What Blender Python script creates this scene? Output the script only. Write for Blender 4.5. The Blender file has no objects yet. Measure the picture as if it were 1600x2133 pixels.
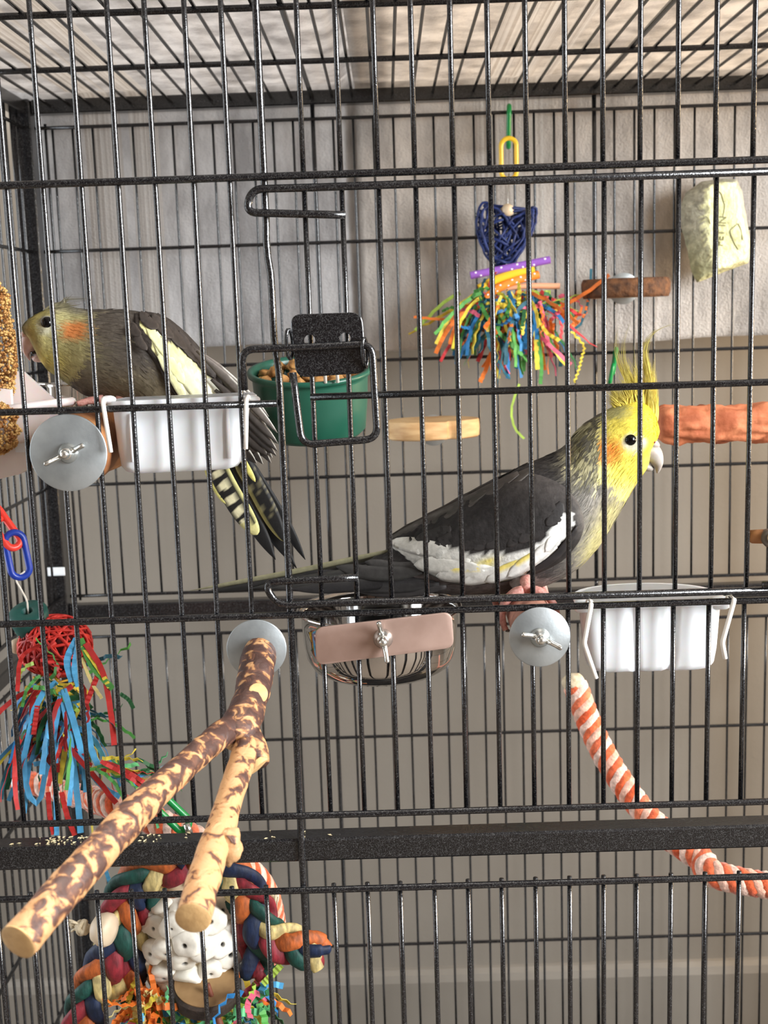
import bpy, math, random
import numpy as np
from mathutils import Vector, Matrix, noise

# ------------------------------------------------------------------ camera, world, lights, exposure
SC = bpy.context.scene
COL = SC.collection
S = 0.001                                   # everything below is written in millimetres
FPX = 2524.74
CAM = np.array([172.308, -637.909, 288.054])
CR = np.array([[0.999461, 0.001108, -0.03282], [0.032224, 0.159459, 0.986679], [-0.006327, 0.987204, -0.159337]])
cd = bpy.data.cameras.new('camera')
cam = bpy.data.objects.new('camera', cd)
COL.objects.link(cam)
cd.sensor_fit = 'HORIZONTAL'
cd.sensor_width = 36.0
cd.lens = FPX * 36.0 / 1600.0
cd.clip_start = 0.02
cd.dof.use_dof = True
cd.dof.focus_distance = 0.70
cd.dof.aperture_fstop = 24.0
r_, u_, f_ = CR
cam.matrix_world = Matrix(((r_[0], u_[0], -f_[0], CAM[0] * S), (r_[1], u_[1], -f_[1], CAM[1] * S), (r_[2], u_[2], -f_[2], CAM[2] * S), (0, 0, 0, 1)))
SC.camera = cam

world = bpy.data.worlds.new('room_light')
SC.world = world
world.use_nodes = True
bg = world.node_tree.nodes['Background']
bg.inputs[0].default_value = (1.0, 0.97, 0.93, 1)
bg.inputs[1].default_value = 0.12


def area(name, loc, target, sx, sy, power, color):
    l = bpy.data.lights.new(name, 'AREA')
    l.shape = 'RECTANGLE'
    l.size, l.size_y, l.energy, l.color = sx, sy, power, color
    o = bpy.data.objects.new(name, l)
    COL.objects.link(o)
    o.location = Vector(loc) * S
    o.rotation_euler = (Vector(target) - Vector(loc)).to_track_quat('-Z', 'Y').to_euler()
    return o


area('window_light', (1935, -1000, 560), (300, -1000, 500), 1.3, 1.5, 175, (0.94, 0.97, 1.0))
area('left_window_light', (-1285, 180, 260), (100, 180, 240), 0.9, 1.2, 16, (0.82, 0.91, 1.0))
area('overhead_fill', (300, 150, 1640), (300, 200, 0), 0.6, 0.6, 36, (1.0, 0.94, 0.87))  # added light, no such lamp seen; brightens the roof towel from above
area('warm_lamp', (1250, 330, 180), (560, 600, 230), 0.25, 0.25, 7, (1.0, 0.72, 0.42))
SC.view_settings.view_transform = 'Standard'
SC.view_settings.look = 'None'
SC.view_settings.gamma = 1.0
SC.view_settings.use_curve_mapping = False
SC.view_settings.exposure = 0.5

random.seed(7)
RNG = np.random.default_rng(7)


def at(px, py, Y):
    """the point of the plane at depth Y seen along the line of sight through a photo pixel"""
    d = (px - 800) / FPX * CR[0] - (py - 1066.5) / FPX * CR[1] + CR[2]
    return CAM + d * ((Y - CAM[1]) / d[1])


def at_x(px, py, X):
    d = (px - 800) / FPX * CR[0] - (py - 1066.5) / FPX * CR[1] + CR[2]
    return CAM + d * ((X - CAM[0]) / d[0])


def lin(c):
    return tuple(((x / 255.0) / 12.92 if x / 255.0 <= 0.04045 else ((x / 255.0 + 0.055) / 1.055) ** 2.4) for x in c)


# ------------------------------------------------------------------ mesh building helpers
class MB:
    def __init__(self):
        self.v, self.f, self.c = [], [], []

    def add(self, verts, faces, col=None):
        o = len(self.v)
        self.v += [tuple(float(q) for q in p) for p in verts]
        self.f += [tuple(i + o for i in f) for f in faces]
        if col is not None:
            if len(col) and np.ndim(col) == 1:
                col = [tuple(col)] * len(verts)
            self.c += [tuple(float(q) for q in k) for k in col]
        return self

    def rings(self, rings, cap=True, closed=True, col=None):
        n = len(rings[0])
        vs = [p for r in rings for p in r]
        fs = []
        for i in range(len(rings) - 1):
            for j in range(n if closed else n - 1):
                k = (j + 1) % n
                fs.append((i * n + j, i * n + k, (i + 1) * n + k, (i + 1) * n + j))
        if cap and closed:
            fs.append(tuple(range(n - 1, -1, -1)))
            fs.append(tuple((len(rings) - 1) * n + j for j in range(n)))
        return self.add(vs, fs, col)

    def tube(self, pts, r, n=8, cap=True, col=None, flat=1.0, closed=False):
        pts = np.asarray(pts, float)
        m = len(pts)
        rr = np.full(m, float(r)) if np.isscalar(r) else np.asarray(r, float)
        if closed:
            tan = np.roll(pts, -1, 0) - np.roll(pts, 1, 0)
        else:
            tan = np.gradient(pts, axis=0)
        tan /= np.linalg.norm(tan, axis=1)[:, None] + 1e-12
        ref = np.array([0.0, 1.0, 0.0]) if abs(tan[0][1]) < 0.85 else np.array([1.0, 0, 0])
        nn = ref - tan[0] * (ref @ tan[0])
        nn /= np.linalg.norm(nn)
        rings = []
        for i in range(m):
            nn = nn - tan[i] * (nn @ tan[i])
            nn /= np.linalg.norm(nn) + 1e-12
            b = np.cross(tan[i], nn)
            rings.append([pts[i] + rr[i] * (nn * math.cos(a) * flat + b * math.sin(a)) for a in np.linspace(0, 2 * math.pi, n, endpoint=False)])
        if closed:
            rings.append(rings[0])
            return self.rings(rings, False, col=(None if col is None else col))
        if col is not None and np.ndim(col) == 2 and len(col) == m:
            col = [c for c in col for _ in range(n)]
        return self.rings(rings, cap, col=col)

    def box(self, lo, hi, bev=0.0):
        lo, hi = np.array(lo, float), np.array(hi, float)
        if bev <= 0:
            v = [(x, y, z) for x in (lo[0], hi[0]) for y in (lo[1], hi[1]) for z in (lo[2], hi[2])]
            return self.add(v, [(0, 1, 3, 2), (4, 6, 7, 5), (0, 4, 5, 1), (2, 3, 7, 6), (0, 2, 6, 4), (1, 5, 7, 3)])
        rings = []
        for z, ins in ((lo[2], bev), (lo[2] + bev, 0), (hi[2] - bev, 0), (hi[2], bev)):
            a, b = lo + ins, hi - ins
            k = bev
            rings.append([(a[0] + k, a[1], z), (b[0] - k, a[1], z), (b[0], a[1] + k, z), (b[0], b[1] - k, z),
                          (b[0] - k, b[1], z), (a[0] + k, b[1], z), (a[0], b[1] - k, z), (a[0], a[1] + k, z)])
        return self.rings(rings)

    def lathe(self, prof, o, ax=(0, 0, 1), n=32, squash=None, cols=None):
        """prof: (radius, height along axis)"""
        ax = np.array(ax, float)
        ax /= np.linalg.norm(ax)
        ref = np.array([1.0, 0, 0]) if abs(ax[0]) < 0.9 else np.array([0, 1.0, 0])
        a = ref - ax * (ref @ ax)
        a /= np.linalg.norm(a)
        b = np.cross(ax, a)
        rings = []
        for r, h in prof:
            rings.append([np.array(o) + ax * h + r * (a * math.cos(t) + b * math.sin(t)) * 1.0 for t in np.linspace(0, 2 * math.pi, n, endpoint=False)])
        col = None if cols is None else [c for c in cols for _ in range(n)]
        return self.rings(rings, True, col=col)

    def ball(self, o, r, n=12, col=None, jit=0.0, seed=0):
        r = np.array(r, float) * np.ones(3)
        rings = []
        for i in range(1, n):
            t = math.pi * i / n
            ring = []
            for j in range(2 * n):
                p = 2 * math.pi * j / (2 * n)
                d = np.array([math.sin(t) * math.cos(p), math.sin(t) * math.sin(p), math.cos(t)])
                k = 1 + jit * noise.noise(Vector(d * 1.7) + Vector((seed * 3.1, seed * 1.7, 0)))
                ring.append(np.array(o) + d * r * k)
            rings.append(ring)
        return self.rings(rings, True, col=None if col is None else col)


ORG = {}


def thing(name, label, cat, loc, group=None):
    o = bpy.data.objects.new(name, None)
    COL.objects.link(o)
    o.empty_display_size = 0.01
    o.location = Vector([float(q) for q in loc]) * S
    o['label'], o['category'] = label, cat
    if group:
        o['group'] = group
    ORG[o] = np.array(loc, float)
    return o


def obj(name, m, mat, parent=None, smooth=True, label=None, kind=None, cat=None, group=None, origin=None, flat_angle=None):
    org = ORG.get(parent, np.zeros(3)) if parent is not None else (np.zeros(3) if origin is None else np.array(origin, float))
    me = bpy.data.meshes.new(name)
    v = (np.asarray(m.v, float) - org) * S
    me.from_pydata(v.tolist(), [], m.f)
    if m.c and len(m.c) == len(m.v):
        at_ = me.color_attributes.new('Col', 'FLOAT_COLOR', 'POINT')
        c = np.ones((len(m.v), 4), 'f')
        c[:, :3] = np.asarray(m.c, 'f')
        at_.data.foreach_set('color', c.ravel())
    me.materials.append(mat)
    if smooth:
        me.polygons.foreach_set('use_smooth', [True] * len(me.polygons))
        if flat_angle:
            me.set_sharp_from_angle(angle=math.radians(flat_angle))
    me.update()
    o = bpy.data.objects.new(name, me)
    COL.objects.link(o)
    if parent is not None:
        o.parent = parent
    elif origin is not None:
        o.location = Vector(org) * S
    ORG[o] = org
    if label: o['label'] = label
    if kind: o['kind'] = kind
    if cat: o['category'] = cat
    if group: o['group'] = group
    return o


def inst(name, src, parent, loc, rot=(0, 0, 0)):
    """another object on the mesh of src, loc in millimetres"""
    o = bpy.data.objects.new(name, src.data)
    COL.objects.link(o)
    o.parent = parent
    o.location = Vector([float(q) for q in (np.array(loc, float) - ORG.get(parent, np.zeros(3)))]) * S
    o.rotation_euler = rot
    return o


def smoothpath(pts, n=40):
    P = np.asarray(pts, float)
    P = np.vstack([2 * P[0] - P[1], P, 2 * P[-1] - P[-2]])
    out = []
    segs = len(P) - 3
    for t in np.linspace(0, segs - 1e-6, n):
        i = int(t)
        u = t - i
        a, b, c, d = P[i:i + 4]
        out.append(0.5 * (2 * b + (c - a) * u + (2 * a - 5 * b + 4 * c - d) * u * u + (3 * b - a - 3 * c + d) * u ** 3))
    return np.array(out)


def rounded(pts, rad, n=5):
    """polyline with its corners rounded"""
    P = [np.array(p, float) for p in pts]
    out = [P[0]]
    for i in range(1, len(P) - 1):
        a, b, c = P[i - 1], P[i], P[i + 1]
        u, w = (a - b), (c - b)
        ra = min(rad, np.linalg.norm(u) * 0.49, np.linalg.norm(w) * 0.49)
        s, e = b + u / np.linalg.norm(u) * ra, b + w / np.linalg.norm(w) * ra
        for t in np.linspace(0, 1, n + 1):
            out.append((1 - t) ** 2 * s + 2 * t * (1 - t) * b + t * t * e)
    out.append(P[-1])
    return np.array(out)


# ------------------------------------------------------------------ materials
def new_mat(name):
    m = bpy.data.materials.new(name)
    m.use_nodes = True
    nt = m.node_tree
    return m, nt, nt.nodes['Principled BSDF']


def mat(name, col, rough=0.5, metal=0.0, col2=None, scale=60, bump=0.0, bscale=300, spec=0.5, stretch=None, contrast=(0.35, 0.65), vcol=False,
        trans=0.0, detail=3, coat=0.0, sheen=0.0, sss=0.0):
    m, nt, b = new_mat(name)
    N, L = nt.nodes, nt.links
    b.inputs['Roughness'].default_value = rough
    b.inputs['Metallic'].default_value = metal
    b.inputs['Specular IOR Level'].default_value = spec
    b.inputs['Transmission Weight'].default_value = trans
    b.inputs['Coat Weight'].default_value = coat
    b.inputs['Sheen Weight'].default_value = sheen
    if sss:
        b.inputs['Subsurface Weight'].default_value = sss
        b.inputs['Subsurface Scale'].default_value = 0.004
    b.inputs['Base Color'].default_value = lin(col) + (1,)
    tc = N.new('ShaderNodeNewGeometry')
    src = tc.outputs['Position']
    if stretch:
        mp = N.new('ShaderNodeMapping')
        mp.inputs['Scale'].default_value = stretch
        L.new(src, mp.inputs['Vector'])
        src = mp.outputs['Vector']
    base = None
    if vcol:
        a = N.new('ShaderNodeAttribute')
        a.attribute_name = 'Col'
        base = a.outputs['Color']
    if col2 is not None or (vcol and scale):
        n = N.new('ShaderNodeTexNoise')
        n.inputs['Scale'].default_value = scale
        n.inputs['Detail'].default_value = detail
        L.new(src, n.inputs['Vector'])
        rp = N.new('ShaderNodeValToRGB')
        rp.color_ramp.elements[0].position, rp.color_ramp.elements[1].position = contrast
        L.new(n.outputs['Fac'], rp.inputs['Fac'])
        if vcol:
            rp.color_ramp.elements[0].color = (0.72, 0.72, 0.72, 1)
            rp.color_ramp.elements[1].color = (1.15, 1.15, 1.15, 1)
            mx = N.new('ShaderNodeMix')
            mx.data_type = 'RGBA'
            mx.blend_type = 'MULTIPLY'
            mx.inputs[0].default_value = 1.0
            L.new(base, mx.inputs[6])
            L.new(rp.outputs['Color'], mx.inputs[7])
            base = mx.outputs[2]
        else:
            rp.color_ramp.elements[0].color = lin(col) + (1,)
            rp.color_ramp.elements[1].color = lin(col2) + (1,)
            base = rp.outputs['Color']
    if base is not None:
        L.new(base, b.inputs['Base Color'])
    if bump:
        n2 = N.new('ShaderNodeTexNoise')
        n2.inputs['Scale'].default_value = bscale
        n2.inputs['Detail'].default_value = 3
        L.new(src, n2.inputs['Vector'])
        bp = N.new('ShaderNodeBump')
        bp.inputs['Strength'].default_value = 1.0
        bp.inputs['Distance'].default_value = bump * S
        L.new(n2.outputs['Fac'], bp.inputs['Height'])
        L.new(bp.outputs['Normal'], b.inputs['Normal'])
    return m


def hammertone():
    m, nt, b = new_mat('black_hammered_powder_coat')
    N, L = nt.nodes, nt.links
    g = N.new('ShaderNodeNewGeometry')
    n = N.new('ShaderNodeTexNoise')
    n.inputs['Scale'].default_value = 780
    n.inputs['Detail'].default_value = 1.0
    n.inputs['Distortion'].default_value = 0.6
    L.new(g.outputs['Position'], n.inputs['Vector'])
    a = N.new('ShaderNodeMath'); a.operation = 'SUBTRACT'; a.inputs[1].default_value = 0.5
    L.new(n.outputs['Fac'], a.inputs[0])
    ab = N.new('ShaderNodeMath'); ab.operation = 'ABSOLUTE'
    L.new(a.outputs[0], ab.inputs[0])
    rp = N.new('ShaderNodeValToRGB')
    e = rp.color_ramp.elements
    e[0].position, e[0].color = 0.008, (0.045, 0.045, 0.045, 1)
    e[1].position, e[1].color = 0.036, (0.004, 0.004, 0.005, 1)
    L.new(ab.outputs[0], rp.inputs['Fac'])
    L.new(rp.outputs['Color'], b.inputs['Base Color'])
    b.inputs['Roughness'].default_value = 0.19
    b.inputs['Specular IOR Level'].default_value = 0.6
    bp = N.new('ShaderNodeBump')
    bp.inputs['Strength'].default_value = 0.9
    bp.inputs['Distance'].default_value = 0.00012
    L.new(n.outputs['Fac'], bp.inputs['Height'])
    L.new(bp.outputs['Normal'], b.inputs['Normal'])
    return m


def towel_mat(name, c1, c2, bands):
    m, nt, b = new_mat(name)
    N, L = nt.nodes, nt.links
    g = N.new('ShaderNodeNewGeometry')
    mp = N.new('ShaderNodeMapping'); mp.inputs['Scale'].default_value = (1.0, 1.0, 0.35)
    L.new(g.outputs['Position'], mp.inputs['Vector'])
    n = N.new('ShaderNodeTexNoise'); n.inputs['Scale'].default_value = 38; n.inputs['Detail'].default_value = 5; n.inputs['Roughness'].default_value = 0.65
    L.new(mp.outputs['Vector'], n.inputs['Vector'])
    rp = N.new('ShaderNodeValToRGB')
    e = rp.color_ramp.elements
    e[0].position, e[0].color = 0.34, lin(c1) + (1,)
    e[1].position, e[1].color = 0.62, lin(c2) + (1,)
    L.new(n.outputs['Fac'], rp.inputs['Fac'])
    # woven border: fine ribs running along the cloth
    sx = N.new('ShaderNodeSeparateXYZ'); L.new(g.outputs['Position'], sx.inputs[0])
    w = N.new('ShaderNodeTexNoise'); w.noise_dimensions = '1D'; w.inputs['Scale'].default_value = 330; w.inputs['Detail'].default_value = 2
    L.new(sx.outputs['X'], w.inputs['W'])
    tot = None
    for lo, hi in bands:
        c = N.new('ShaderNodeMath'); c.operation = 'COMPARE'; c.inputs[1].default_value = (lo + hi) / 2 * S; c.inputs[2].default_value = (hi - lo) / 2 * S
        L.new(sx.outputs['X'], c.inputs[0])
        if tot is None:
            tot = c
        else:
            ad = N.new('ShaderNodeMath'); ad.operation = 'MAXIMUM'; L.new(tot.outputs[0], ad.inputs[0]); L.new(c.outputs[0], ad.inputs[1]); tot = ad
    r2 = N.new('ShaderNodeValToRGB')
    r2.color_ramp.elements[0].position, r2.color_ramp.elements[0].color = 0.35, (0.52, 0.47, 0.42, 1)
    r2.color_ramp.elements[1].position, r2.color_ramp.elements[1].color = 0.6, (0.85, 0.82, 0.78, 1)
    L.new(w.outputs['Fac'], r2.inputs['Fac'])
    mx = N.new('ShaderNodeMix'); mx.data_type = 'RGBA'
    mu = N.new('ShaderNodeMath'); mu.operation = 'MULTIPLY'; mu.inputs[1].default_value = 0.7
    L.new(tot.outputs[0], mu.inputs[0]); L.new(mu.outputs[0], mx.inputs[0])
    L.new(rp.outputs['Color'], mx.inputs[6]); L.new(r2.outputs['Color'], mx.inputs[7])
    L.new(mx.outputs[2], b.inputs['Base Color'])
    b.inputs['Roughness'].default_value = 0.95
    b.inputs['Specular IOR Level'].default_value = 0.1
    b.inputs['Sheen Weight'].default_value = 0.25
    tr = N.new('ShaderNodeBsdfTranslucent'); L.new(mx.outputs[2], tr.inputs['Color'])
    ms = N.new('ShaderNodeMixShader'); ms.inputs[0].default_value = 0.45
    L.new(b.outputs[0], ms.inputs[1]); L.new(tr.outputs[0], ms.inputs[2])
    L.new(ms.outputs[0], N['Material Output'].inputs['Surface'])
    n3 = N.new('ShaderNodeTexNoise'); n3.inputs['Scale'].default_value = 420; n3.inputs['Detail'].default_value = 3
    L.new(g.outputs['Position'], n3.inputs['Vector'])
    bp = N.new('ShaderNodeBump'); bp.inputs['Distance'].default_value = 0.0022; bp.inputs['Strength'].default_value = 0.8
    L.new(n3.outputs['Fac'], bp.inputs['Height']); L.new(bp.outputs['Normal'], b.inputs['Normal'])
    return m


def bark_mat():
    m, nt, b = new_mat('peeling_bark')
    N, L = nt.nodes, nt.links
    g = N.new('ShaderNodeNewGeometry')
    n = N.new('ShaderNodeTexNoise'); n.inputs['Scale'].default_value = 165; n.inputs['Detail'].default_value = 4; n.inputs['Distortion'].default_value = 0.6
    L.new(g.outputs['Position'], n.inputs['Vector'])
    a = N.new('ShaderNodeAttribute'); a.attribute_name = 'Col'
    sp = N.new('ShaderNodeSeparateColor'); L.new(a.outputs['Color'], sp.inputs[0])
    ad = N.new('ShaderNodeMath'); ad.operation = 'ADD'
    L.new(n.outputs['Fac'], ad.inputs[0]); L.new(sp.outputs[0], ad.inputs[1])       # red channel = how much bark has gone
    rp = N.new('ShaderNodeValToRGB')
    e = rp.color_ramp.elements
    e[0].position, e[0].color = 0.44, lin((60, 36, 28)) + (1,)
    e[1].position, e[1].color = 0.62, lin((172, 132, 90)) + (1,)
    k = e.new(0.535); k.color = lin((92, 58, 42)) + (1,)
    k = e.new(0.565); k.color = lin((150, 106, 64)) + (1,)
    L.new(ad.outputs[0], rp.inputs['Fac'])
    L.new(rp.outputs['Color'], b.inputs['Base Color'])
    b.inputs['Roughness'].default_value = 0.6
    bp = N.new('ShaderNodeBump'); bp.inputs['Distance'].default_value = 0.0012; bp.invert = True
    L.new(ad.outputs[0], bp.inputs['Height']); L.new(bp.outputs['Normal'], b.inputs['Normal'])
    return m


M = {}
M['cage'] = hammertone()
M['wall'] = mat('painted_wall', (135, 128, 118), 0.85, col2=(128, 121, 111), scale=5, bump=0.25, bscale=160, spec=0.2)
M['base'] = mat('painted_baseboard', (135, 128, 118), 0.6, col2=(126, 119, 109), scale=9)
M['floor'] = mat('carpet', (120, 108, 95), 0.95, col2=(98, 88, 78), scale=200, bump=1, bscale=400)
M['towel_l'] = towel_mat('grey_terry', (186, 184, 184), (232, 231, 231), [(-112, -84), (-80, -76), (-68, -40)])
M['towel_r'] = towel_mat('beige_terry', (192, 186, 180), (236, 230, 223), [(262, 288), (292, 312), (318, 330)])
M['white'] = mat('white_plastic', (232, 234, 238), 0.32, spec=0.5, col2=(226, 228, 230), scale=40, sss=0.15)
M['milky'] = mat('milky_white_plastic', (236, 226, 222), 0.4, col2=(228, 216, 212), scale=30, sss=0.3)
M['green'] = mat('green_plastic', (24, 78, 62), 0.35, col2=(28, 86, 68), scale=30)
M['zinc'] = mat('zinc_plated_steel', (172, 178, 180), 0.42, 0.75, col2=(150, 156, 158), scale=70, bump=0.05, bscale=700)
M['bright'] = mat('bright_steel', (205, 205, 200), 0.22, 0.95)
M['steel'] = mat('polished_steel', (188, 186, 184), 0.06, 1.0)
M['pink_reflect'] = mat('steel_with_pink_reflection', (168, 142, 130), 0.5, 0.5, col2=(158, 132, 120), scale=90)  # steel clamp plate; the room's pinkish reflection is put into its base colour
M['wood'] = mat('pale_cut_wood', (214, 178, 128), 0.65, col2=(186, 142, 92), scale=30, stretch=(1, 1, 6), bump=0.3, bscale=120)
M['cutend'] = mat('sawn_wood_end', (190, 154, 104), 0.8, col2=(172, 136, 88), scale=160, bump=0.2, bscale=500)
M['perch'] = mat('brown_perch_wood', (176, 122, 74), 0.6, col2=(132, 82, 48), scale=50, bump=0.5, bscale=160)
M['pinkperch'] = mat('pink_brown_perch', (196, 142, 122), 0.7, col2=(150, 100, 84), scale=120, bump=1.0, bscale=240)
M['bark'] = bark_mat()
M['barkring'] = mat('rough_bark', (112, 72, 40), 0.85, col2=(70, 44, 26), scale=140, bump=2.0, bscale=220)
M['terra'] = mat('terracotta_mineral', (212, 130, 88), 0.8, col2=(170, 90, 54), scale=70, bump=1.0, bscale=160)
M['plume'] = mat('plumage', (128, 128, 128), 0.75, vcol=True, scale=240, bump=0.45, bscale=420, spec=0.25, contrast=(0.3, 0.7))
M['feather'] = mat('vane', (128, 128, 128), 0.6, vcol=True, scale=300, bump=0.12, bscale=700, spec=0.3, contrast=(0.2, 0.8))
M['vc'] = mat('dyed', (128, 128, 128), 0.7, vcol=True, scale=150, bump=0.3, bscale=300, spec=0.3)
M['stone'] = mat('mineral_block', (128, 128, 128), 0.95, vcol=True, scale=170, bump=1.6, bscale=260, spec=0.1)
M['beak'] = mat('beak_horn', (182, 174, 166), 0.45, col2=(150, 142, 136), scale=150, sss=0.2)
M['beakpink'] = mat('pink_beak_horn', (214, 188, 180), 0.4, col2=(186, 158, 152), scale=150, sss=0.2)
M['eye'] = mat('black_eye', (4, 3, 4), 0.12, spec=0.35)
M['eyering'] = mat('eye_ring_skin', (160, 158, 148), 0.7, col2=(140, 138, 128), scale=500)
M['foot'] = mat('pink_foot_skin', (214, 160, 148), 0.55, col2=(180, 120, 110), scale=400, bump=0.5, bscale=700, sss=0.2)
M['claw'] = mat('grey_claw', (92, 82, 78), 0.4)
M['nostril'] = mat('nostril', (120, 40, 26), 0.7)
M['bluevine'] = mat('blue_vine', (20, 44, 106), 0.6, col2=(12, 26, 70), scale=200, bump=0.4)
M['redvine'] = mat('red_vine', (216, 52, 40), 0.6, col2=(150, 22, 20), scale=90, bump=0.4)
M['darkred'] = mat('dark_red_filler', (120, 22, 22), 0.8, col2=(70, 12, 14), scale=120, bump=1)
M['bead'] = mat('pale_wood_bead', (220, 200, 172), 0.45, col2=(204, 182, 150), scale=60)
M['gwood'] = mat('green_dyed_wood', (20, 86, 78), 0.5, col2=(14, 66, 60), scale=60)
M['greenlink'] = mat('green_link', (12, 128, 62), 0.3)
M['yellowlink'] = mat('yellow_link', (240, 196, 50), 0.3)
M['redlink'] = mat('red_link', (240, 70, 58), 0.3)
M['bluelink'] = mat('blue_link', (28, 62, 170), 0.3)
M['whitewire'] = mat('white_coated_wire', (232, 226, 216), 0.4)
M['jute'] = mat('jute_cord', (214, 200, 172), 0.9, col2=(186, 168, 136), scale=300, bump=0.6)
M['millet'] = mat('millet_seed', (214, 172, 104), 0.6, col2=(150, 96, 42), scale=220, contrast=(0.4, 0.6))
M['pellet'] = mat('brown_pellet', (206, 156, 92), 0.7, col2=(150, 100, 48), scale=160, bump=0.8, bscale=320)
M['husk'] = mat('seed_husk', (226, 210, 168), 0.7)
M['disc_dark'] = mat('dark_bark', (60, 46, 36), 0.8, col2=(40, 30, 24), scale=120, bump=1)
M['rope'] = mat('cotton_rope', (128, 128, 128), 0.95, vcol=True, scale=260, bump=1.0, bscale=500, spec=0.1, sheen=0.3)
PAPER = {'orange': (238, 122, 38), 'yellow': (238, 214, 70), 'blue': (40, 124, 184), 'green': (76, 150, 66), 'red': (214, 60, 66), 'pink': (238, 104, 132),
         'sky': (86, 172, 222), 'lime': (176, 208, 84), 'teal': (22, 88, 104), 'darkgreen': (30, 92, 48), 'mint': (96, 186, 124), 'straw': (220, 200, 130), 'crimson': (196, 40, 36)}
for k, c in PAPER.items():
    M['p_' + k] = mat(k + '_paper', c, 0.65, col2=tuple(int(q * 0.86) for q in c), scale=120)

# ------------------------------------------------------------------ room
XL, XR, DEP = -165.0, 650.0, 553.0
FLOOR = -560.0
M['room'] = mat('room_wall', (150, 142, 134), 0.85, col2=(142, 134, 126), scale=4, spec=0.2)
M['roomdark'] = mat('dark_room_wall', (92, 80, 72), 0.85, col2=(84, 72, 64), scale=4, spec=0.2)
WL, WR, WF, CEIL = -1300, 1950, -2400, 1700
obj('wall_back', MB().box((WL, 650, FLOOR), (WR, 690, CEIL)), M['wall'], kind='structure', smooth=False)
obj('wall_left', MB().box((WL - 40, WF, FLOOR), (WL, 690, CEIL)), M['room'], kind='structure', smooth=False)
obj('wall_right', MB().box((WR, WF, FLOOR), (WR + 40, 690, CEIL)), M['room'], kind='structure', smooth=False)
obj('wall_front', MB().box((WL, WF - 40, FLOOR), (WR, WF, CEIL)), M['roomdark'], kind='structure', smooth=False)
obj('ceiling', MB().box((WL, WF, CEIL), (WR, 690, CEIL + 40)), M['room'], kind='structure', smooth=False)
obj('floor', MB().box((WL, WF, FLOOR - 30), (WR, 690, FLOOR)), M['floor'], kind='structure', smooth=False)
M['frame'] = mat('window_frame_paint', (225, 225, 222), 0.5)


def window(name, x, y0, y1, z0, z1, d):
    m = MB()
    a, b = sorted((x, x + d))
    for lo, hi in (((a, y0 - 50, z0 - 50), (b, y1 + 50, z0)), ((a, y0 - 50, z1), (b, y1 + 50, z1 + 50)), ((a, y0 - 50, z0), (b, y0, z1)), ((a, y1, z0), (b, y1 + 50, z1))):
        m.box(lo, hi)
    obj(name, m, M['frame'], kind='structure', smooth=False)


window('window_1', WR, -1650, -350, -190, 1310, -30)
window('window_2', WL, -270, 630, -340, 860, 30)
b_ = MB()
b_.rings([[(x, 650, FLOOR), (x, 638, FLOOR), (x, 638, -462), (x, 641, -454), (x, 646, -450), (x, 650, -449)] for x in (WL, WR)])
obj('baseboard_back', b_, M['base'], kind='structure', smooth=False)

# ------------------------------------------------------------------ cage
cage = thing('bird_cage', 'black hammered wire bird cage standing before the beige wall', 'cage', ((XL + XR) / 2, DEP / 2, FLOOR))
CM = M['cage']
WIRES = {}


def wire(name, p, q, r, n=8, parent=None):
    """a straight round wire from p to q; alike ones share one mesh"""
    parent = parent or cage
    p, q = np.array(p, float), np.array(q, float)
    d = q - p
    L_ = round(float(np.linalg.norm(d)), 0)
    key = (L_, r, n)
    if key not in WIRES:
        m = MB()
        k = max(2, int(L_ / 60))
        m.tube([(0, 0, z) for z in np.linspace(0, L_, k + 1)], r, n)
        me_o = obj(name, m, CM, None)
        WIRES[key] = me_o.data
        o = me_o
    else:
        o = bpy.data.objects.new(name, WIRES[key])
        COL.objects.link(o)
    o.parent = parent
    o.location = Vector([float(x) for x in (p - ORG.get(parent, np.zeros(3)))]) * S
    o.rotation_mode = 'QUATERNION'
    o.rotation_quaternion = Vector([float(x) for x in d]).to_track_quat('Z', 'Y')
    return o


OFF = {-2: (.39, 0), -1: (.44, -.0018), 0: (-.15, -.001), 1: (.14, .0001), 2: (0, .0003), 3: (.45, -.0015), 4: (-.13, .0019), 5: (.05, 0), 6: (.59, -.0009),
       7: (.07, -.0006), 8: (-.08, .0001), 9: (-.6, .0012), 10: (-.42, .0003), 11: (-.55, .0021), 12: (-.73, .0015), 13: (-.7, .0012), 14: (-.57, .0028),
       15: (-.53, .003), 16: (-.97, .0039), 17: (-.8, .0036), 18: (-.73, .0039), 19: (-.67, .004)}


def fx(i, z):
    a, b = OFF.get(i, (-.3, .001))
    return 19 * i + a + b * z


ZT, ZB = 492.0, -500.0
I0, I1 = -8, 33
for i in range(I0, I1 + 1):
    r = 1.38
    if i < 6:
        wire('front_wire', (fx(i, 17), 0, 17), (fx(i, ZT), 0, ZT), r)
    elif i > 6:
        wire('front_wire', (fx(i, 359), 0, 359), (fx(i, ZT), 0, ZT), r)
        wire('front_wire', (fx(i, 17), 0, 17), (fx(i, 132), 0, 132), r)
    if i != 6:
        wire('front_wire', (fx(i, -482), 0, -482), (fx(i, -25), 0, -25), r)
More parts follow.
